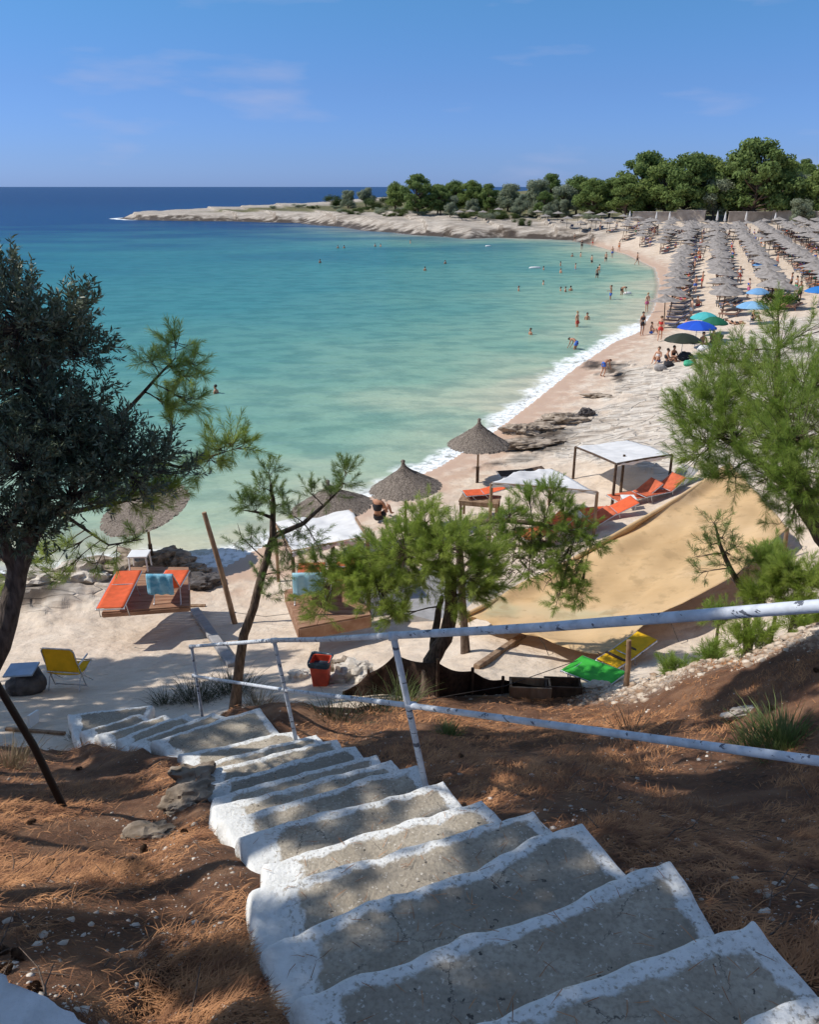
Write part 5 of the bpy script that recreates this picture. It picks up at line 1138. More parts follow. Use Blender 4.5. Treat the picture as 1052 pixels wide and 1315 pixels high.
PL = [('stand',824,432,20,'dark haired person in black standing on the wet sand facing the water',1,0,'black','black',1),
 ('walk',847,438,160,'person in red swimwear walking just seaward of the blue umbrella',0,1,'red','red',1),('sit',836,430,60,'person crouching on the sand next to the one in red',0,1,'blue',None,.95),
 ('bend',774,484,120,'child in dark shorts stooping on the wet sand between surf and limestone ledges',1,0,'blue',None,.82),('stand',830,402,200,'pale skinned person standing where the first parasol row meets the water',2,2,'pink',None,1),
 ('stand',1025,391,10,'person in a white shirt and black shorts standing among the loungers at the right',1,0,'black','white',1.05),('walk',818,341,90,'person in black walking along the far waterline',1,0,'black',None,1),
 ('walk',761,318,40,'person in red strolling on the sand where the rocks end',0,1,'red',None,1),('akimbo',795,323,140,'sunburnt person with hands on hips at the far corner of the beach',0,0,'orange',None,1),
 ('stand',786,332,0,'person in blue shorts at the waterline of the far corner',0,1,'blue',None,1),('akimbo',898,340,180,'person with hands on hips between two parasol rows',0,1,'red',None,1),('stand',747,322,0,'slim person near the shore rocks in black swimwear',1,0,'black','black',1),
 ('sit',864,466,20,'person sitting in the shade of the dark green umbrella',1,0,'black','black',1),('sit',845,466,-40,'person in a white top sitting at the left of the dark green umbrella',0,1,'blue','white',1),('sit',856,470,70,'person in black sitting at the front edge of the dark umbrella shade',1,0,'black','black',1),
 ('sit',902,446,0,'person sitting right of the dark green umbrella, left one of a pair',1,0,'black',None,1),('sit',914,443,30,'person sitting right of the dark green umbrella, right one of a pair',1,0,'black','black',1),('sit',880,425,90,'person sitting in front of the blue umbrella pole',0,0,'orange',None,1),
 ('lie',945,418,80,'person lying on a towel below the pale blue umbrella',0,1,'black','black',1),('sit',966,414,60,'dark clad person propped up beside the pale blue umbrella',1,0,'black','black',1),('stand',957,300,0,'person in white standing in front of the beach wall',0,0,'white','white',1),
 ('walk',738,312,60,'person stepping off the shore rocks at the beach end',0,0,'black',None,1),('stand',1040,352,0,'person in blue standing at the right edge of the parasol rows',0,0,'blue','blue',1),('stand',840,304,30,'person in red shorts at the back of the crowded sand',0,0,'red',None,1)]
for p_, px, py, rz, lb, sk, ha, su, tp, scl in PL: person(p_, gp(px, py)-Vector((0, 0, .01)), R(rz), lb, sk, ha, su, tp, scl, 'people on the beach')
person('sit', gp(486, 672)+Vector((0, 0, .05)), R(150), 'person with long dark hair sitting with back turned beside the knobbed parasol', 1, 0, 'black', 'black', 1.1, 'people on the beach')
WL = [('armup',784,385,.35,'bather in black shorts standing knee deep off the first parasol row',1,0),('bend',798,379,.3,'bather bending over a white float in the shallows',1,0),('stand',741,420,.5,'bather with light hat standing thigh deep near the foam',0,2),('stand',754,411,1.15,'swimmer close behind the thigh deep bather near the foam',1,0),
 ('stand',681,430,1.25,'swimmer nearest the foam with dark hair and bare shoulders',1,0),('bend',740,449,.45,'bather stooping in the foam edge',1,0),('akimbo',767,357,.45,'bather with hands on hips standing off the curve of the beach',1,0),('stand',733,374,1.2,'swimmer at the right of three heads in a row',1,0),
 ('stand',720,374,1.3,'swimmer at the left of three heads in a row',1,0),('stand',726,375,1.2,'swimmer in the middle of three heads in a row',0,1),('stand',666,374,1.2,'lone swimmer left of the three heads in a row',1,0),('stand',698,366,1.25,'swimmer halfway between the lone head and the white float',0,1),('stand',720,351,1.15,'swimmer alone behind the white float',0,0),
 ('stand',739,346,.95,'waist deep bather right of the white float',0,0),('stand',720,342,1.1,'chest deep bather above the white float',1,0),('stand',546,348,1.2,'swimmer alone in the open middle of the bay',1,0),('stand',572,339,1.25,'swimmer beyond the one in the middle of the bay',1,0),('stand',527,313,1.1,'distant bather off the shore rocks, alone',0,0),
 ('stand',482,317,1.2,'distant swimmer left one of the pair nearer the headland',0,0),('stand',489,317,1.2,'distant swimmer right one of the pair nearer the headland',1,0),('stand',411,338,1.2,'outermost lone swimmer in the left of the bay',1,0),('stand',434,319,1.25,'farthest swimmer left one of the outer pair',1,0),('stand',442,319,1.25,'farthest swimmer right one of the outer pair',1,0),
 ('stand',277,505,1.28,'swimmer alone in the turquoise water right of the bright pine sprigs',1,0),('stand',746,330,1.0,'waist deep bather near the far corner in the shallows',0,0),('stand',735,330,1.2,'swimmer just left of the far corner bather',1,1),('stand',698,347,1.25,'swimmer at the end of the white float',1,0),('stand',760,338,.6,'wader off the far parasols',0,0),
 ('walk',778,336,.4,'wader with swinging arms nearing the far waterline',0,1),('stand',770,347,1.0,'bather between the wader and the bather with hands on hips',0,0)]
for p_, px, py, sk_, lb, s2, ha in WL:
    g = un(px, py, 0); person(p_, g, random.uniform(0, 6.28), lb, s2, ha, random.choice(['black', 'blue', 'red', 'black']), None, 1, 'bathers in the bay', sk_)
for lb, px, py, sx in [('long white float drifting off the far beach', 687, 345, 1.7), ('white float beside the bending bather in the shallows', 806, 378, .9), ('small white float near the shore rocks', 627, 317, 1.1)]:
    mb = MB(); mb.tube([(-sx/2, 0, .05), (-sx*.42, 0, .06), (0, 0, .06), (sx*.42, 0, .06), (sx/2, 0, .09)], [.03, .16, .2, .16, .04], 12); o = mb.build('pool_float', M_plast); o.location = un(px, py, 0); o.rotation_euler = (0, 0, .2); tag(o, lb, 'float')
# ------------------------------------------------------------------ crowded beach
rn = random.Random(5)
def cone_mesh(name, rad, h, n, m, seed, jag=.05):
    r = random.Random(seed); mb = MB(); rings = 4
    V = [(0, 0, h+.10)]; F = []
    for k in range(1, rings+1):
        f = k/rings
        for i in range(n):
            a = 2*math.pi*i/n; rr_ = rad*f*(1+r.uniform(-jag, jag)*(k == rings)); V.append((math.cos(a)*rr_, math.sin(a)*rr_, h*(1-f**.85)+r.uniform(-.02, .02)-(.05*r.random() if k == rings else 0)))
    F += [(0, 1+i, 1+(i+1) % n) for i in range(n)]
    for k in range(rings-1): F += [(1+k*n+i, 1+(k+1)*n+i, 1+(k+1)*n+(i+1) % n, 1+k*n+(i+1) % n) for i in range(n)]
    mb.add(V, F); me = mb.mesh(name, m); return me
PC = [cone_mesh('canopy', 1.30, .44, 26, M_thatchF, s) for s in range(4)]
PP = MB().tube([(0, 0, -.3), (0, 0, 2.2)], .04, 6).mesh('pole', M_woodD)
LM = []
for k, c_ in enumerate([(.16, .14, .15), (.10, .10, .15), (.25, .14, .10), (.12, .12, .12), (.30, .25, .20), (.08, .16, .32)]):
    mb = MB(); mb.box((0, -.25, .30), (.60, 1.25, .07)); mb.box((0, .62, .50), (.60, .68, .07), Matrix.Rotation(R(32), 3, 'X'))
    for sx in (-.25, .25):
        for sy in (-.75, .45): mb.box((sx, sy, .13), (.05, .05, .28))
    LM.append(mb.mesh('sun_lounger', mat('lounger_cushion_%d' % k, c_, .85, var=.2, scale=3)))
rownames = {-6: 'sixth', -5: 'fifth', -4: 'fourth', -3: 'third', -2: 'second', -1: 'first'}
nth = ['first', 'second', 'third', 'fourth', 'fifth', 'sixth', 'seventh', 'eighth', 'ninth', 'tenth', 'eleventh', 'twelfth', 'thirteenth', 'fourteenth', 'fifteenth', 'sixteenth', 'seventeenth', 'eighteenth', 'nineteenth', 'twentieth']+['twenty-'+x for x in 'first second third fourth fifth sixth seventh eighth ninth'.split()]
npar = nlo = nlie = 0
rowdir = Vector((.32, .947, 0)); perp = Vector((.947, -.32, 0))
for r in range(-8, 17):
    pos_ = []
    for s in range(0, 36):
        p = Vector((20.3+4.3*r, 65.5, 0))+rowdir*(s*3.75)+Vector((rn.uniform(-.25, .25), rn.uniform(-.35, .35), 0))
        px_, py_, t_ = proj((p.x, p.y, G(p.x, p.y)))
        if px_ > 1085 or py_ < 294 or px_ < 745: continue
        sdv = shore_d(np.array([p.x]), np.array([p.y]))[0]
        if sdv < (1.0 if r >= 0 else 4.2): continue
        if r < 0 and p.y < 75: continue
        pos_.append(p)
    for j, p in enumerate(pos_):
        g = Vector((p.x, p.y, G(p.x, p.y)))
        if j > 28: break
        nt_ = nth[j]; rown = 'in the %s row from the water' % nth[r] if r >= 0 else 'in the %s short row seaward' % nth[-r-1]
        root = empty('thatched_parasol', g, rn.uniform(0, 6), 'grey thatched parasol, %s from the near end %s' % (nt_, rown), 'parasol', 'thatched parasols in rows'); h = 1.0+rn.uniform(-.06, .06); root.scale = (rn.uniform(.95, 1.08),)*2+(h,)
        root.rotation_euler = (rn.gauss(0, .06), rn.gauss(0, .06), rn.uniform(0, 6))
        c_ = link(bpy.data.objects.new('canopy', PC[rn.randrange(4)]), root); c_.location = (0, 0, 1.95); link(bpy.data.objects.new('pole', PP), root); npar += 1
        near = p.y < 105
        for s in ((-1, 1) if near or rn.random() < .5 else (rn.choice((-1, 1)),)):
            if nlo >= 282: break
            q = p+rowdir*(s*.85)+perp*rn.uniform(.5, .8); q.z = G(q.x, q.y); o = link(bpy.data.objects.new('sun_lounger', LM[rn.choices(range(6), [4, 3, 2, 4, 1, 1])[0]])); o.location = q
            rz = math.atan2(rowdir.y, rowdir.x)-R(180)+rn.uniform(-.12, .12); o.rotation_euler = (0, 0, rz); nlo += 1
            tag(o, '%s-side lounger of the %s parasol %s' % ('near' if s < 0 else 'far', nt_, rown), 'sun lounger', 'loungers in the parasol rows')
            if rn.random() < (.5 if near else .4):
                person('lie', q+Vector((0, 0, .27)), rz, 'sunbather on %s-side lounger of the %s parasol %s' % ('near' if s < 0 else 'far', nt_, rown), rn.randrange(3), rn.randrange(2), rn.choice(list(SUIT)), rn.choice([None, 'black', 'blue', 'red']), 1, 'sunbathers in the parasol rows'); nlie += 1
        if rn.random() < .30:
            q = p+rowdir*rn.uniform(-1.8, 1.8)+perp*rn.uniform(1.7, 2.4); q.z = G(q.x, q.y)
            person(rn.choice(['stand', 'walk', 'akimbo', 'sit']), q, rn.uniform(0, 6), 'beachgoer up by the %s parasol %s' % (nt_, rown), rn.randrange(3), rn.randrange(2), rn.choice(list(SUIT)), rn.choice([None, 'white', 'blue']), 1, 'beachgoers among the parasol rows')
print('parasols', npar, 'loungers', nlo, 'lying', nlie)
for i, (px, py) in enumerate(sorted([(590,284),(604,283),(620,284),(640,280),(700,290),(716,286),(728,293),(742,290),(690,284),(756,286),(772,288),(786,286),(745,299),(765,296),(800,291),(818,293)])):
    g = gp(px, py); root = empty('thatched_parasol', g, rn.uniform(0, 6), 'grey parasol under the pines along the headland shore, number of them alike', 'parasol', 'parasols under the headland pines'); root['label'] = 'small grey parasol under the headland pines, %s counted from the sea' % nth[i]
    c_ = link(bpy.data.objects.new('canopy', PC[i % 4]), root); c_.location = (0, 0, 1.95); link(bpy.data.objects.new('pole', PP), root)
    o = link(bpy.data.objects.new('sun_lounger', LM[i % 6])); q = g+Vector((1.0, -.3, 0)); q.z = G(q.x, q.y); o.location = q; o.rotation_euler = (0, 0, rn.uniform(0, 6)); tag(o, 'dark lounger by the %s parasol under the headland pines' % nth[i], 'sun lounger', 'loungers under the headland pines')
xt = 0
for k in range(3000):
    if npar+xt+16+5 >= 290: break
    y = rn.uniform(112, 172); x = rn.uniform(.2, .60)*y; g = Vector((x, y, G(x, y))); px_, py_, _ = proj(g)
    if not (748 < px_ < 1085 and py_ > 290) or shore_d(np.array([x]), np.array([y]))[0] < 6: continue
    root = empty('thatched_parasol', g, 0, 'grey thatched parasol standing between the long rows at the back, '+('seaward side' if px_ < 850 else 'middle' if px_ < 960 else 'landward side'), 'parasol', 'parasols between the rows'); root.rotation_euler = (rn.gauss(0, .08), rn.gauss(0, .08), rn.uniform(0, 6)); root.scale = (rn.uniform(.85, 1.1),)*3
    c_ = link(bpy.data.objects.new('canopy', PC[rn.randrange(4)]), root); c_.location = (0, 0, 1.95); link(bpy.data.objects.new('pole', PP), root); xt += 1
print('extra parasols', npar, xt)
# coloured umbrellas
def umbrella(label, px, pyb, pyr, rad, cols, open_=True, dome=.42, tilt=0., flat=False):
    b_ = gp(px, pyb); zt = max(ztop(b_.x, b_.y, pyr)-b_.z, 1.2); root = empty('beach_umbrella', b_, 0, label, 'umbrella', 'coloured umbrellas')
    MB().tube([(0, 0, -.2), (0, 0, zt+dome)], .022, 7).build('pole', M_steel, root); mb = MB(); N = 8; K = 4
    def f(u, v):
        a = u*2*math.pi; seg = (u*N) % 1; sc2 = 1-.05*math.sin(math.pi*seg)*v; r_ = rad*v*sc2; return Vector((math.cos(a)*r_, math.sin(a)*r_, dome*(1-v**1.9)-.03*math.sin(math.pi*seg)*v))
    mb.grid(f, N*K, 9, True); ms_ = [mat('umbrella_cloth_'+str(px)+str(i), c_, .7, trans=.25, var=.05, scale=3) for i, c_ in enumerate(cols)]
    me = mb.mesh('canopy', ms_)
    if len(cols) > 1:
        for i, p in enumerate(me.polygons): p.material_index = (i//(9*K)) % len(cols)
    c_ = bpy.data.objects.new('canopy', me); link(c_, root); c_.location = (0, 0, zt); solid(c_, .006); c_.rotation_euler = (tilt, 0, 0)
    rb = MB()
    for i in range(N): a = 2*math.pi*i/N; rb.tube([(0, 0, dome*.5), (math.cos(a)*rad*.5, math.sin(a)*rad*.5, dome*.68)], .008, 4); 
    rb.build('ribs', M_steel, root)
    return root
umbrella('bright blue umbrella standing behind the dark green one', 892, 447, 421, 1.25, [(.015, .09, .60), (.02, .12, .70)])
umbrella('dark olive green umbrella nearest of the coloured umbrellas', 874, 464, 443, 1.12, [(.035, .045, .03), (.03, .04, .025)])
umbrella('turquoise umbrella just behind the bright blue one', 902, 432, 409, 1.0, [(.08, .50, .52), (.10, .55, .55)])
umbrella('small dark green umbrella at the right of the bright blue one', 914, 440, 420, .9, [(.02, .16, .08)])
umbrella('pale blue umbrella low over a towel, nearest of the two pale blue ones', 963, 418, 405, 1.15, [(.22, .45, .70), (.30, .55, .78)])
umbrella('pale blue umbrella at the front of the third parasol row', 971, 398, 377, 1.0, [(.20, .42, .70)])
umbrella('vivid blue umbrella at the right edge behind the shirted person', 1050, 396, 378, 1.2, [(.03, .22, .62)])
umbrella('light blue umbrella in the middle of the third parasol row', 980, 358, 341, 1.3, [(.14, .34, .65)])
# things under the umbrellas
def bag(label, px, py, col, s=1.):
    o_ = rock('beach_bag', label, 'bag', gp(px, py)+Vector((0, 0, .12*s)), (.3*s, .22*s, .2*s), mat('bag_'+str(px), col, .8, var=.2, scale=8), px % 13, .12, 3); o_['group'] = 'bags on the sand'; return o_
for a in [('black bag at the front of the dark green umbrella', 858, 474, (.02, .02, .025)), ('green bag right of the dark green umbrella', 884, 471, (.05, .35, .2)), ('white bundle right of the dark green umbrella', 903, 452, (.7, .7, .72), 1.3), ('dark bag in the shade of the dark green umbrella', 880, 463, (.025, .03, .04), 1.5),
          ('striped grey towel heap at the near corner of the umbrella group', 848, 476, (.3, .28, .27), 1.2), ('dark mat rolled by the bright blue umbrella', 920, 437, (.03, .035, .03), 1.4), ('pale blue bag at the end of the first parasol row', 905, 411, (.3, .5, .65), 1.3), ('brown bag at the front of the fourth row', 1000, 392, (.3, .14, .08), 1.4)]: bag(*a)
o = near_tree('pine', 'shrub', 'dark round bush on the sand behind the top of the big right pine', 'shrub', None, [gp(1000, 398), gp(1000, 398)+Vector((0, 0, .5))], [.04, .02], [(gp(1000, 398)+Vector((x_*.8, 0, .5)), .7, 60) for x_ in (-1, 0, 1)], M_far[3], M_dead, K=30, nl=.2, wd=.05, seed=90)
# closed white parasols, wall and huts
cm_ = MB(); cm_.tube([(0, 0, .9), (0, 0, 1.1), (0, 0, 2.2), (0, 0, 2.75), (0, 0, 2.9)], [.10, .26, .16, .06, .02], 9)
CM = cm_.mesh('folded_cloth', M_white); CPm = MB().tube([(0, 0, -.2), (0, 0, 1.0)], .04, 6).mesh('pole', M_steel)
for i, (px, py) in enumerate([(808, 289), (842, 290), (859, 290), (920, 290), (930, 291), (957, 290), (994, 292), (1007, 287)]):
    root = empty('closed_parasol', gp(px, py), 0, 'closed white parasol %s' % ['left of the orange roofed hut', 'between hut and first wall pine, left of two', 'between hut and first wall pine, right of two', 'in front of the pale gap of the wall, left of two', 'in front of the pale gap of the wall, right of two', 'before the forked trunk of the tallest pine', 'right of the tallest pine', 'near the round olive bush'][i], 'parasol', 'closed white parasols')
    link(bpy.data.objects.new('folded_cloth', CM), root); link(bpy.data.objects.new('pole', CPm), root)
M_wall = mat('beach_wall', (.30, .25, .21), .95, col2=(.45, .39, .33), scale=.8, bump=.6, bscale=3)
wa = [gp(px, py) for px, py in ((812, 285), (868, 285.5), (905, 286), (935, 286), (990, 286.5), (1060, 287))]
for i, (a, b_, h) in enumerate([(wa[0], wa[1], 2.0), (wa[1], wa[2], 2.4), (wa[3], wa[4], 2.2), (wa[4], wa[5], 2.3)]):
    root = empty('stone_wall', (a+b_)/2, 0, ['grey stone retaining wall behind the orange roofed hut side', 'stone wall stretch left of the pale sandy gap', 'stone wall stretch below the tallest pine', 'stone wall stretch at the right edge of the beach'][i], 'wall', None)
    d = b_-a; L = d.length; rot = Matrix.Rotation(math.atan2(d.y, d.x), 3, 'Z')
    MB().box((0, 0, h/2-.4), (L, .4, h+.8), rot).build('wall_body', M_wall, root); MB().box((0, 0, h+.06), (L+.1, .55, .12), rot).build('coping', M_lime, root); root['kind'] = 'thing'
M_tile = mat('terracotta_tiles', (.45, .19, .09), .9, var=.2, scale=2)
M_ws = mat('white_shirt_wall', (.62, .58, .52), .9, var=.08, scale=1)
for lb, px, py, w_, h in [('small hut with orange tiled roof among the pines at the beach corner', 822, 281, 5.0, 2.3), ('small hut with orange roof hidden behind the tallest pine', 955, 283, 6.0, 3.6), ('little white hut right of the orange roofed one', 838, 280, 3.0, 2.4)]:
    g = gp(px, py)+Vector((0, 3, 0)); g.z = G(g.x, g.y); root = empty('beach_hut', g, 0, lb, 'hut'); MB().box((0, 0, h/2-.3), (w_*.8, 3, h+.6)).build('wall', M_ws, root)
    mb = MB(); q = w_/2; mb.add([(-q, -2, h), (q, -2, h), (q, 2, h), (-q, 2, h), (-q*.3, 0, h+1.1), (q*.3, 0, h+1.1)], [(0, 1, 5, 4), (1, 2, 5), (2, 3, 4, 5), (3, 0, 4), (3, 2, 1, 0)]); mb.build('roof', M_tile if 'orange' in lb else M_plast, root)
    MB().box((-w_*.15, -1.52, .95), (.9, .06, 1.9)).build('door', M_woodD, root); MB().box((w_*.2, -1.52, 1.35), (.9, .06, .8)).build('window', M_stoneD, root)
# ------------------------------------------------------------------ litter on the slopes
def scatter(n, seed, dens):
    rg = np.random.default_rng(seed); pts = []
    while sum(map(len, pts)) < n:
        t = np.exp(rg.uniform(math.log(1.3), math.log(14), 20000)); u = rg.uniform(-.68, .68, 20000); X = u*t; Y = rg.uniform(.55, 1.0, 20000)*t
        k = dens(X, Y, rg); pts.append(np.stack([X[k], Y[k]], -1))
    return np.concatenate(pts)[:n], rg
stair_poly = [tuple(s[1][:2]) for s in steps]+[tuple(s[0][:2]) for s in reversed(steps)]
def d_needle(X, Y, rg):
    ok = (sdist(X, Y, earth_poly) > .05) & (sdist(X, Y, stair_poly) < -.02)
    n = fbm(X*1.3, Y*1.3, 4, 71); return ok & (rg.uniform(0, 1, X.shape) < np.clip(.42+n*2.4, .02, 1))
XY, rg = scatter(80000, 5, d_needle); n = len(XY); Z = relief(XY[:, 0], XY[:, 1])
flow = fbm(XY[:, 0]*1.1, XY[:, 1]*1.1, 3, 80)*3; a = flow+rg.normal(0, .8, n); tl = np.abs(rg.normal(0, .16, n))
D = np.stack([np.cos(a)*np.cos(tl), np.sin(a)*np.cos(tl), np.sin(tl)], -1); L = rg.uniform(.05, .11, n)[:, None]
P0 = np.stack([XY[:, 0], XY[:, 1], Z+rg.uniform(.0, .02, n)], -1); sd3 = unit(np.cross(D, [0, 0, 1.]))*rg.uniform(.0011, .0019, n)[:, None]*np.maximum(1, np.hypot(XY[:, 0], XY[:, 1])/4.2)[:, None]
mid = P0+D*L*.5+np.array([0, 0, 1])*L*.10
V = np.stack([P0-sd3, P0+sd3, mid+sd3, mid-sd3, P0+D*L], 1).reshape(-1, 3); b_ = np.arange(n)[:, None]*5
F = np.concatenate([b_+np.array([[0, 1, 2]]), b_+np.array([[0, 2, 3]]), b_+np.array([[3, 2, 4]])])
M_lit = mat('dry_needles', (.16, .065, .03), .7, col2=(.55, .27, .12), scale=6, spec=.3)
tag(link(bpy.data.objects.new('needle_litter', np_mesh('needle_litter', V, F, M_lit))), kind='stuff')
lp = []
for i in range(len(steps)):
    l, r_ = steps[i]; ul, ur = steps[i-1] if i else (l+Vector((.35, -.45, 0)), r_+Vector((.15, -.5, 0)))
    for k in range(46 if i < 8 else 20):
        u, v = rng.uniform(.04, .96), rng.uniform(.06, .98)**1.6; p = l.lerp(r_, u).lerp(Vector((ul.x, ul.y, l.z)).lerp(Vector((ur.x, ur.y, l.z)), u), 1-v*.95 if rng.random() < .6 else v); lp.append((p.x, p.y, l.z+.010))
P0 = np.array(lp); n = len(P0); a = rng.uniform(0, 6.28, n); D = np.stack([np.cos(a), np.sin(a), .04+0*a], -1); L = rng.uniform(.04, .10, n)[:, None]; sd3 = unit(np.cross(D, [0, 0, 1.]))*.0014
mid = P0+D*L*.5+np.stack([rng.normal(0, .004, n), rng.normal(0, .004, n), .002+0*a], -1)
V = np.stack([P0-sd3, P0+sd3, mid+sd3, mid-sd3, P0+D*L], 1).reshape(-1, 3); b_ = np.arange(n)[:, None]*5
F = np.concatenate([b_+np.array([[0, 1, 2]]), b_+np.array([[0, 2, 3]]), b_+np.array([[3, 2, 4]])])
tag(link(bpy.data.objects.new('fallen_needles', np_mesh('fallen_needles', V, F, M_lit))), kind='stuff')
XYc, rgc = scatter(26, 44, lambda X, Y, rg: (sdist(X, Y, earth_poly) > .2) & (sdist(X, Y, stair_poly) < -.12))
mbc = MB()
for k in range(9):
    f = k/8; rr_ = .020*math.sin(math.pi*(.12+.8*f))+.004
    for j in range(8):
        a = 2*math.pi*(j+.5*(k % 2))/8; c_ = Vector((math.cos(a), math.sin(a), 0)); t_ = Vector((-c_.y, c_.x, 0)); z_ = -.03+.065*f
        mbc.add([c_*rr_*.5+t_*.006+Vector((0, 0, z_)), c_*rr_*.5-t_*.006+Vector((0, 0, z_)), c_*rr_*1.15-t_*.005+Vector((0, 0, z_+.008)), c_*rr_*1.15+t_*.005+Vector((0, 0, z_+.008))], [(0, 1, 2, 3), (3, 2, 1, 0)])
mbc.tube([(0, 0, -.03), (0, 0, 0), (0, 0, .035)], [.008, .012, .004], 7)
CMc = mbc.mesh('pine_cone', mat('cone_scales', (.10, .06, .04), .9, col2=(.26, .17, .11), scale=40))
for i, (x_, y_) in enumerate(XYc):
    z_ = G(x_, y_); px_, py_, _ = proj((x_, y_, z_))
    if not (0 < px_ < 1052 and 0 < py_ < 1315): continue
    o_ = link(bpy.data.objects.new('pine_cone', CMc)); o_.location = (x_, y_, z_+.018); o_.rotation_euler = (1.4, random.uniform(-.3, .3), random.uniform(0, 6)); side = 'left' if px_ < 420 else 'right'
    tag(o_, 'dry open pine cone lying in the needles %s of the stairs, %s' % (side, 'close to the viewer' if py_ > 1150 else 'halfway up the bank' if py_ > 1020 else 'far down the bank'), 'pine cone', 'pine cones on the %s bank' % side)
XYt, rgt = scatter(420, 45, lambda X, Y, rg: (sdist(X, Y, earth_poly) > .1) & (sdist(X, Y, stair_poly) < -.05)); mbt = MB()
for x_, y_ in XYt:
    a = rgt.uniform(0, 6.28); L_ = rgt.uniform(.05, .28); z_ = G(x_, y_)+.012; d_ = Vector((math.cos(a), math.sin(a), rgt.uniform(-.02, .10))); p_ = Vector((x_, y_, z_)); q_2 = d_.cross(Vector((0, 0, 1)))
    mbt.tube([p_, p_+d_*L_*.5+q_2*L_*rgt.uniform(-.12, .12), p_+d_*L_], [.004, .003, .0015], 4, cap=False)
tag(mbt.build('twig_litter', M_dead), kind='stuff')
def stones(name, XY, rg, smin, smax, m):
    n = len(XY); Z = relief(XY[:, 0], XY[:, 1]); s = np.minimum(rg.pareto(2.2, n)*smin+smin*.6, smax)
    base = np.array([(1,0,0),(.4,.9,0),(-.6,.8,.1),(-1,-.1,0),(-.4,-.9,-.05),(.6,-.8,.05),(.1,.1,.75),(0,0,-.6)]); B = base[None]*rg.uniform(.65, 1.25, (n, 8, 1))*s[:, None, None]
    a = rg.uniform(0, 6.28, n); c_, s_ = np.cos(a)[:, None], np.sin(a)[:, None]; X = B[..., 0]*c_-B[..., 1]*s_; Y = B[..., 0]*s_+B[..., 1]*c_
    V = np.stack([X+XY[:, :1], Y+XY[:, 1:], B[..., 2]*.8+Z[:, None]-s[:, None]*.05], -1).reshape(-1, 3)
    f = np.array([(i, (i+1) % 6, 6) for i in range(6)]+[((i+1) % 6, i, 7) for i in range(6)]); F = (np.arange(n)[:, None, None]*8+f[None]).reshape(-1, 3)
    tag(link(bpy.data.objects.new(name, np_mesh(name, V, F, m))), kind='stuff')
M_peb = mat('pebbles', (.36, .30, .24), .9, col2=(.68, .62, .55), scale=3)
XY, rg = scatter(5500, 6, lambda X, Y, rg: (sdist(X, Y, earth_poly) > .05) & (sdist(X, Y, stair_poly) < -.03) & (fbm(X*.9, Y*.9, 3, 90) > -.05)); stones('gravel', XY, rg, .0055, .026, M_peb)
XY, rg = scatter(7000, 7, lambda X, Y, rg: (segdist(X, Y, rub_line, False)+fbm(X*2, Y*2, 3, 3)*.35 < .75*rg.uniform(0, 1, X.shape))); stones('rubble', XY, rg, .010, .075, mat('rubble', (.30, .19, .12), .95, col2=(.64, .55, .45), scale=5))
XY, rg = scatter(1500, 8, lambda X, Y, rg: (np.abs(sdist(X, Y, earth_poly)) < .35*rg.uniform(0, 1, X.shape)) & (Y > 5)&(sdist(X, Y, stair_poly) < -.02)); stones('loose_stones', XY, rg, .009, .045, mat('loose_stone', (.25, .17, .12), .95, col2=(.6, .52, .43), scale=5))
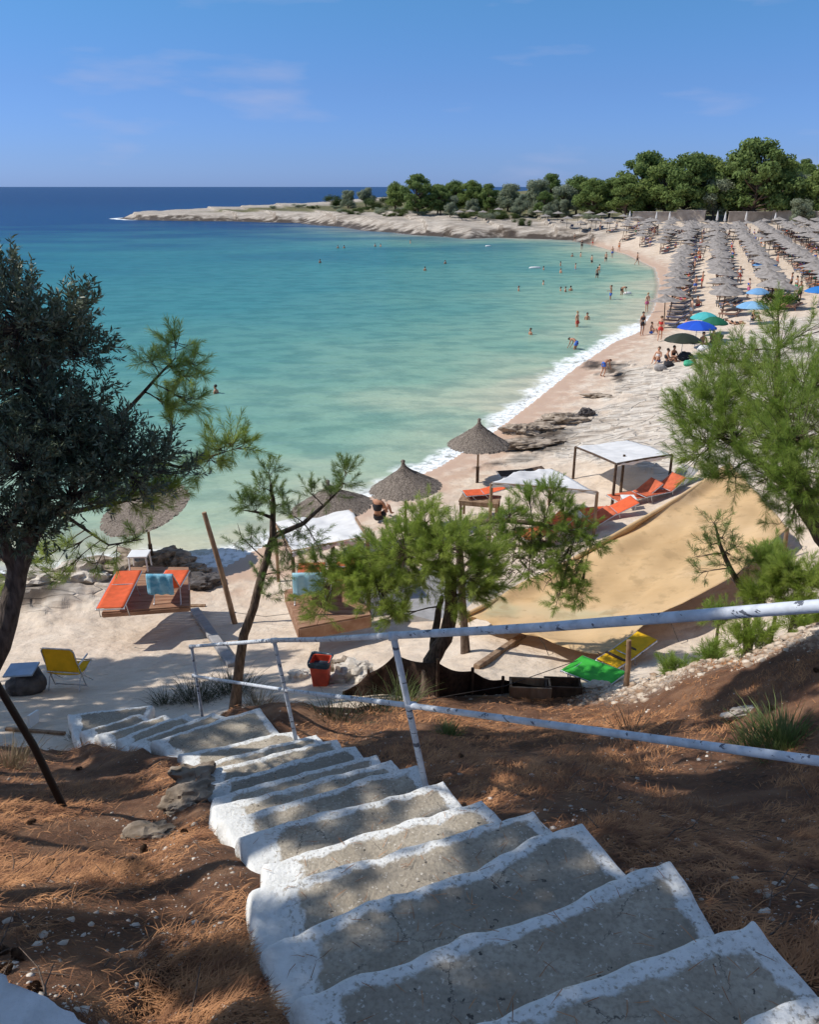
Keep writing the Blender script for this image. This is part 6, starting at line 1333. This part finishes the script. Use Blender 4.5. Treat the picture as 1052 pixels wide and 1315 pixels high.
# grass and dry weeds
def tuft(label, p, r, n, h, m, seed, nm='grass_tuft', ct='grass'):
    rg = np.random.default_rng(seed); P0 = np.array(p)+np.stack([rg.normal(0, r*.45, n), rg.normal(0, r*.45, n), rg.uniform(-.02, .0, n)], -1); dv = (P0-np.array(p))/r
    D = unit(np.stack([dv[:, 0]*.9, dv[:, 1]*.9, np.ones(n)], -1)+rg.normal(0, .22, (n, 3))); L = h*rg.uniform(.5, 1.1, n)[:, None]; sd4 = unit(np.cross(D, rg.normal(size=(n, 3))))*.0032
    mid = P0+D*L*.6; tip = P0+D*L+np.stack([dv[:, 0], dv[:, 1], -.5*np.ones(n)], -1)*L*.25
    o = Vector(p); V = np.stack([P0-sd4, P0+sd4, mid+sd4*.8, mid-sd4*.8, tip], 1).reshape(-1, 3)-np.array(p); b_ = np.arange(n)[:, None]*5
    F = np.concatenate([b_+np.array([[0, 1, 2]]), b_+np.array([[0, 2, 3]]), b_+np.array([[3, 2, 4]])]); o_ = link(bpy.data.objects.new(nm, np_mesh(nm, V, F, m))); o_.location = o; tag(o_, label, ct, 'grass tufts and weeds'); o_['kind'] = 'thing'
M_grass = mat('grass_blades', (.10, .16, .04), .7, col2=(.22, .26, .10), scale=6, trans=.3)
M_dry = mat('dry_weeds', (.20, .15, .09), .8, col2=(.34, .27, .17), scale=6, trans=.2)
M_dk = mat('dark_weeds', (.04, .05, .025), .8, col2=(.09, .09, .05), scale=6, trans=.2)
for lb, px, py, r, n, h, m in [('large green grass clump below the rubble bank at the right edge', 1010, 958, .30, 900, .26, M_grass), ('small green grass tuft on the slope right of the first rail post', 575, 945, .14, 260, .17, M_grass), ('green grass tuft left of the large clump on the right slope', 965, 960, .16, 260, .16, M_grass),
     ('dark dry bush at the foot of the third rail post', 250, 900, .35, 500, .42, M_dk), ('dark wiry weeds between the thin pine trunk and the stairs', 300, 890, .40, 500, .42, M_dk), ('dry straw weeds beside the lowest landing of the stairs', 210, 905, .18, 160, .36, M_dk), ('brown dead weeds right of the second rail post', 430, 925, .35, 300, .26, M_dk),
     ('yellow green spiky plant behind the first rail post', 515, 905, .22, 140, .55, M_grass), ('dry weeds under the rail midway between two posts', 330, 905, .3, 300, .30, M_dry), ('dark weeds by the mesh fence foot', 480, 915, .3, 240, .3, M_dk), ('sparse dry grass at the left edge of the needle bank', 12, 985, .3, 260, .3, M_dry),
     ('dry tuft beside the white stair edge at the lower landing', 150, 958, .12, 140, .10, M_dry), ('thin dry weeds on the sand left of the lower stairs', 95, 950, .12, 80, .12, M_dk), ('dead grass stalks on the right slope under the mid rail', 810, 940, .16, 40, .40, M_dry), ('dry straw at the corner stone right of the upper stairs', 730, 1110, .12, 90, .12, M_dry)]:
    tuft(lb, gp(px, py), r, n, h, m, int(px*7+py))
for o in bpy.data.objects:
    if o.get('category') in ('beam', 'board', 'slab', 'wall', 'box'): o['kind'] = 'thing'
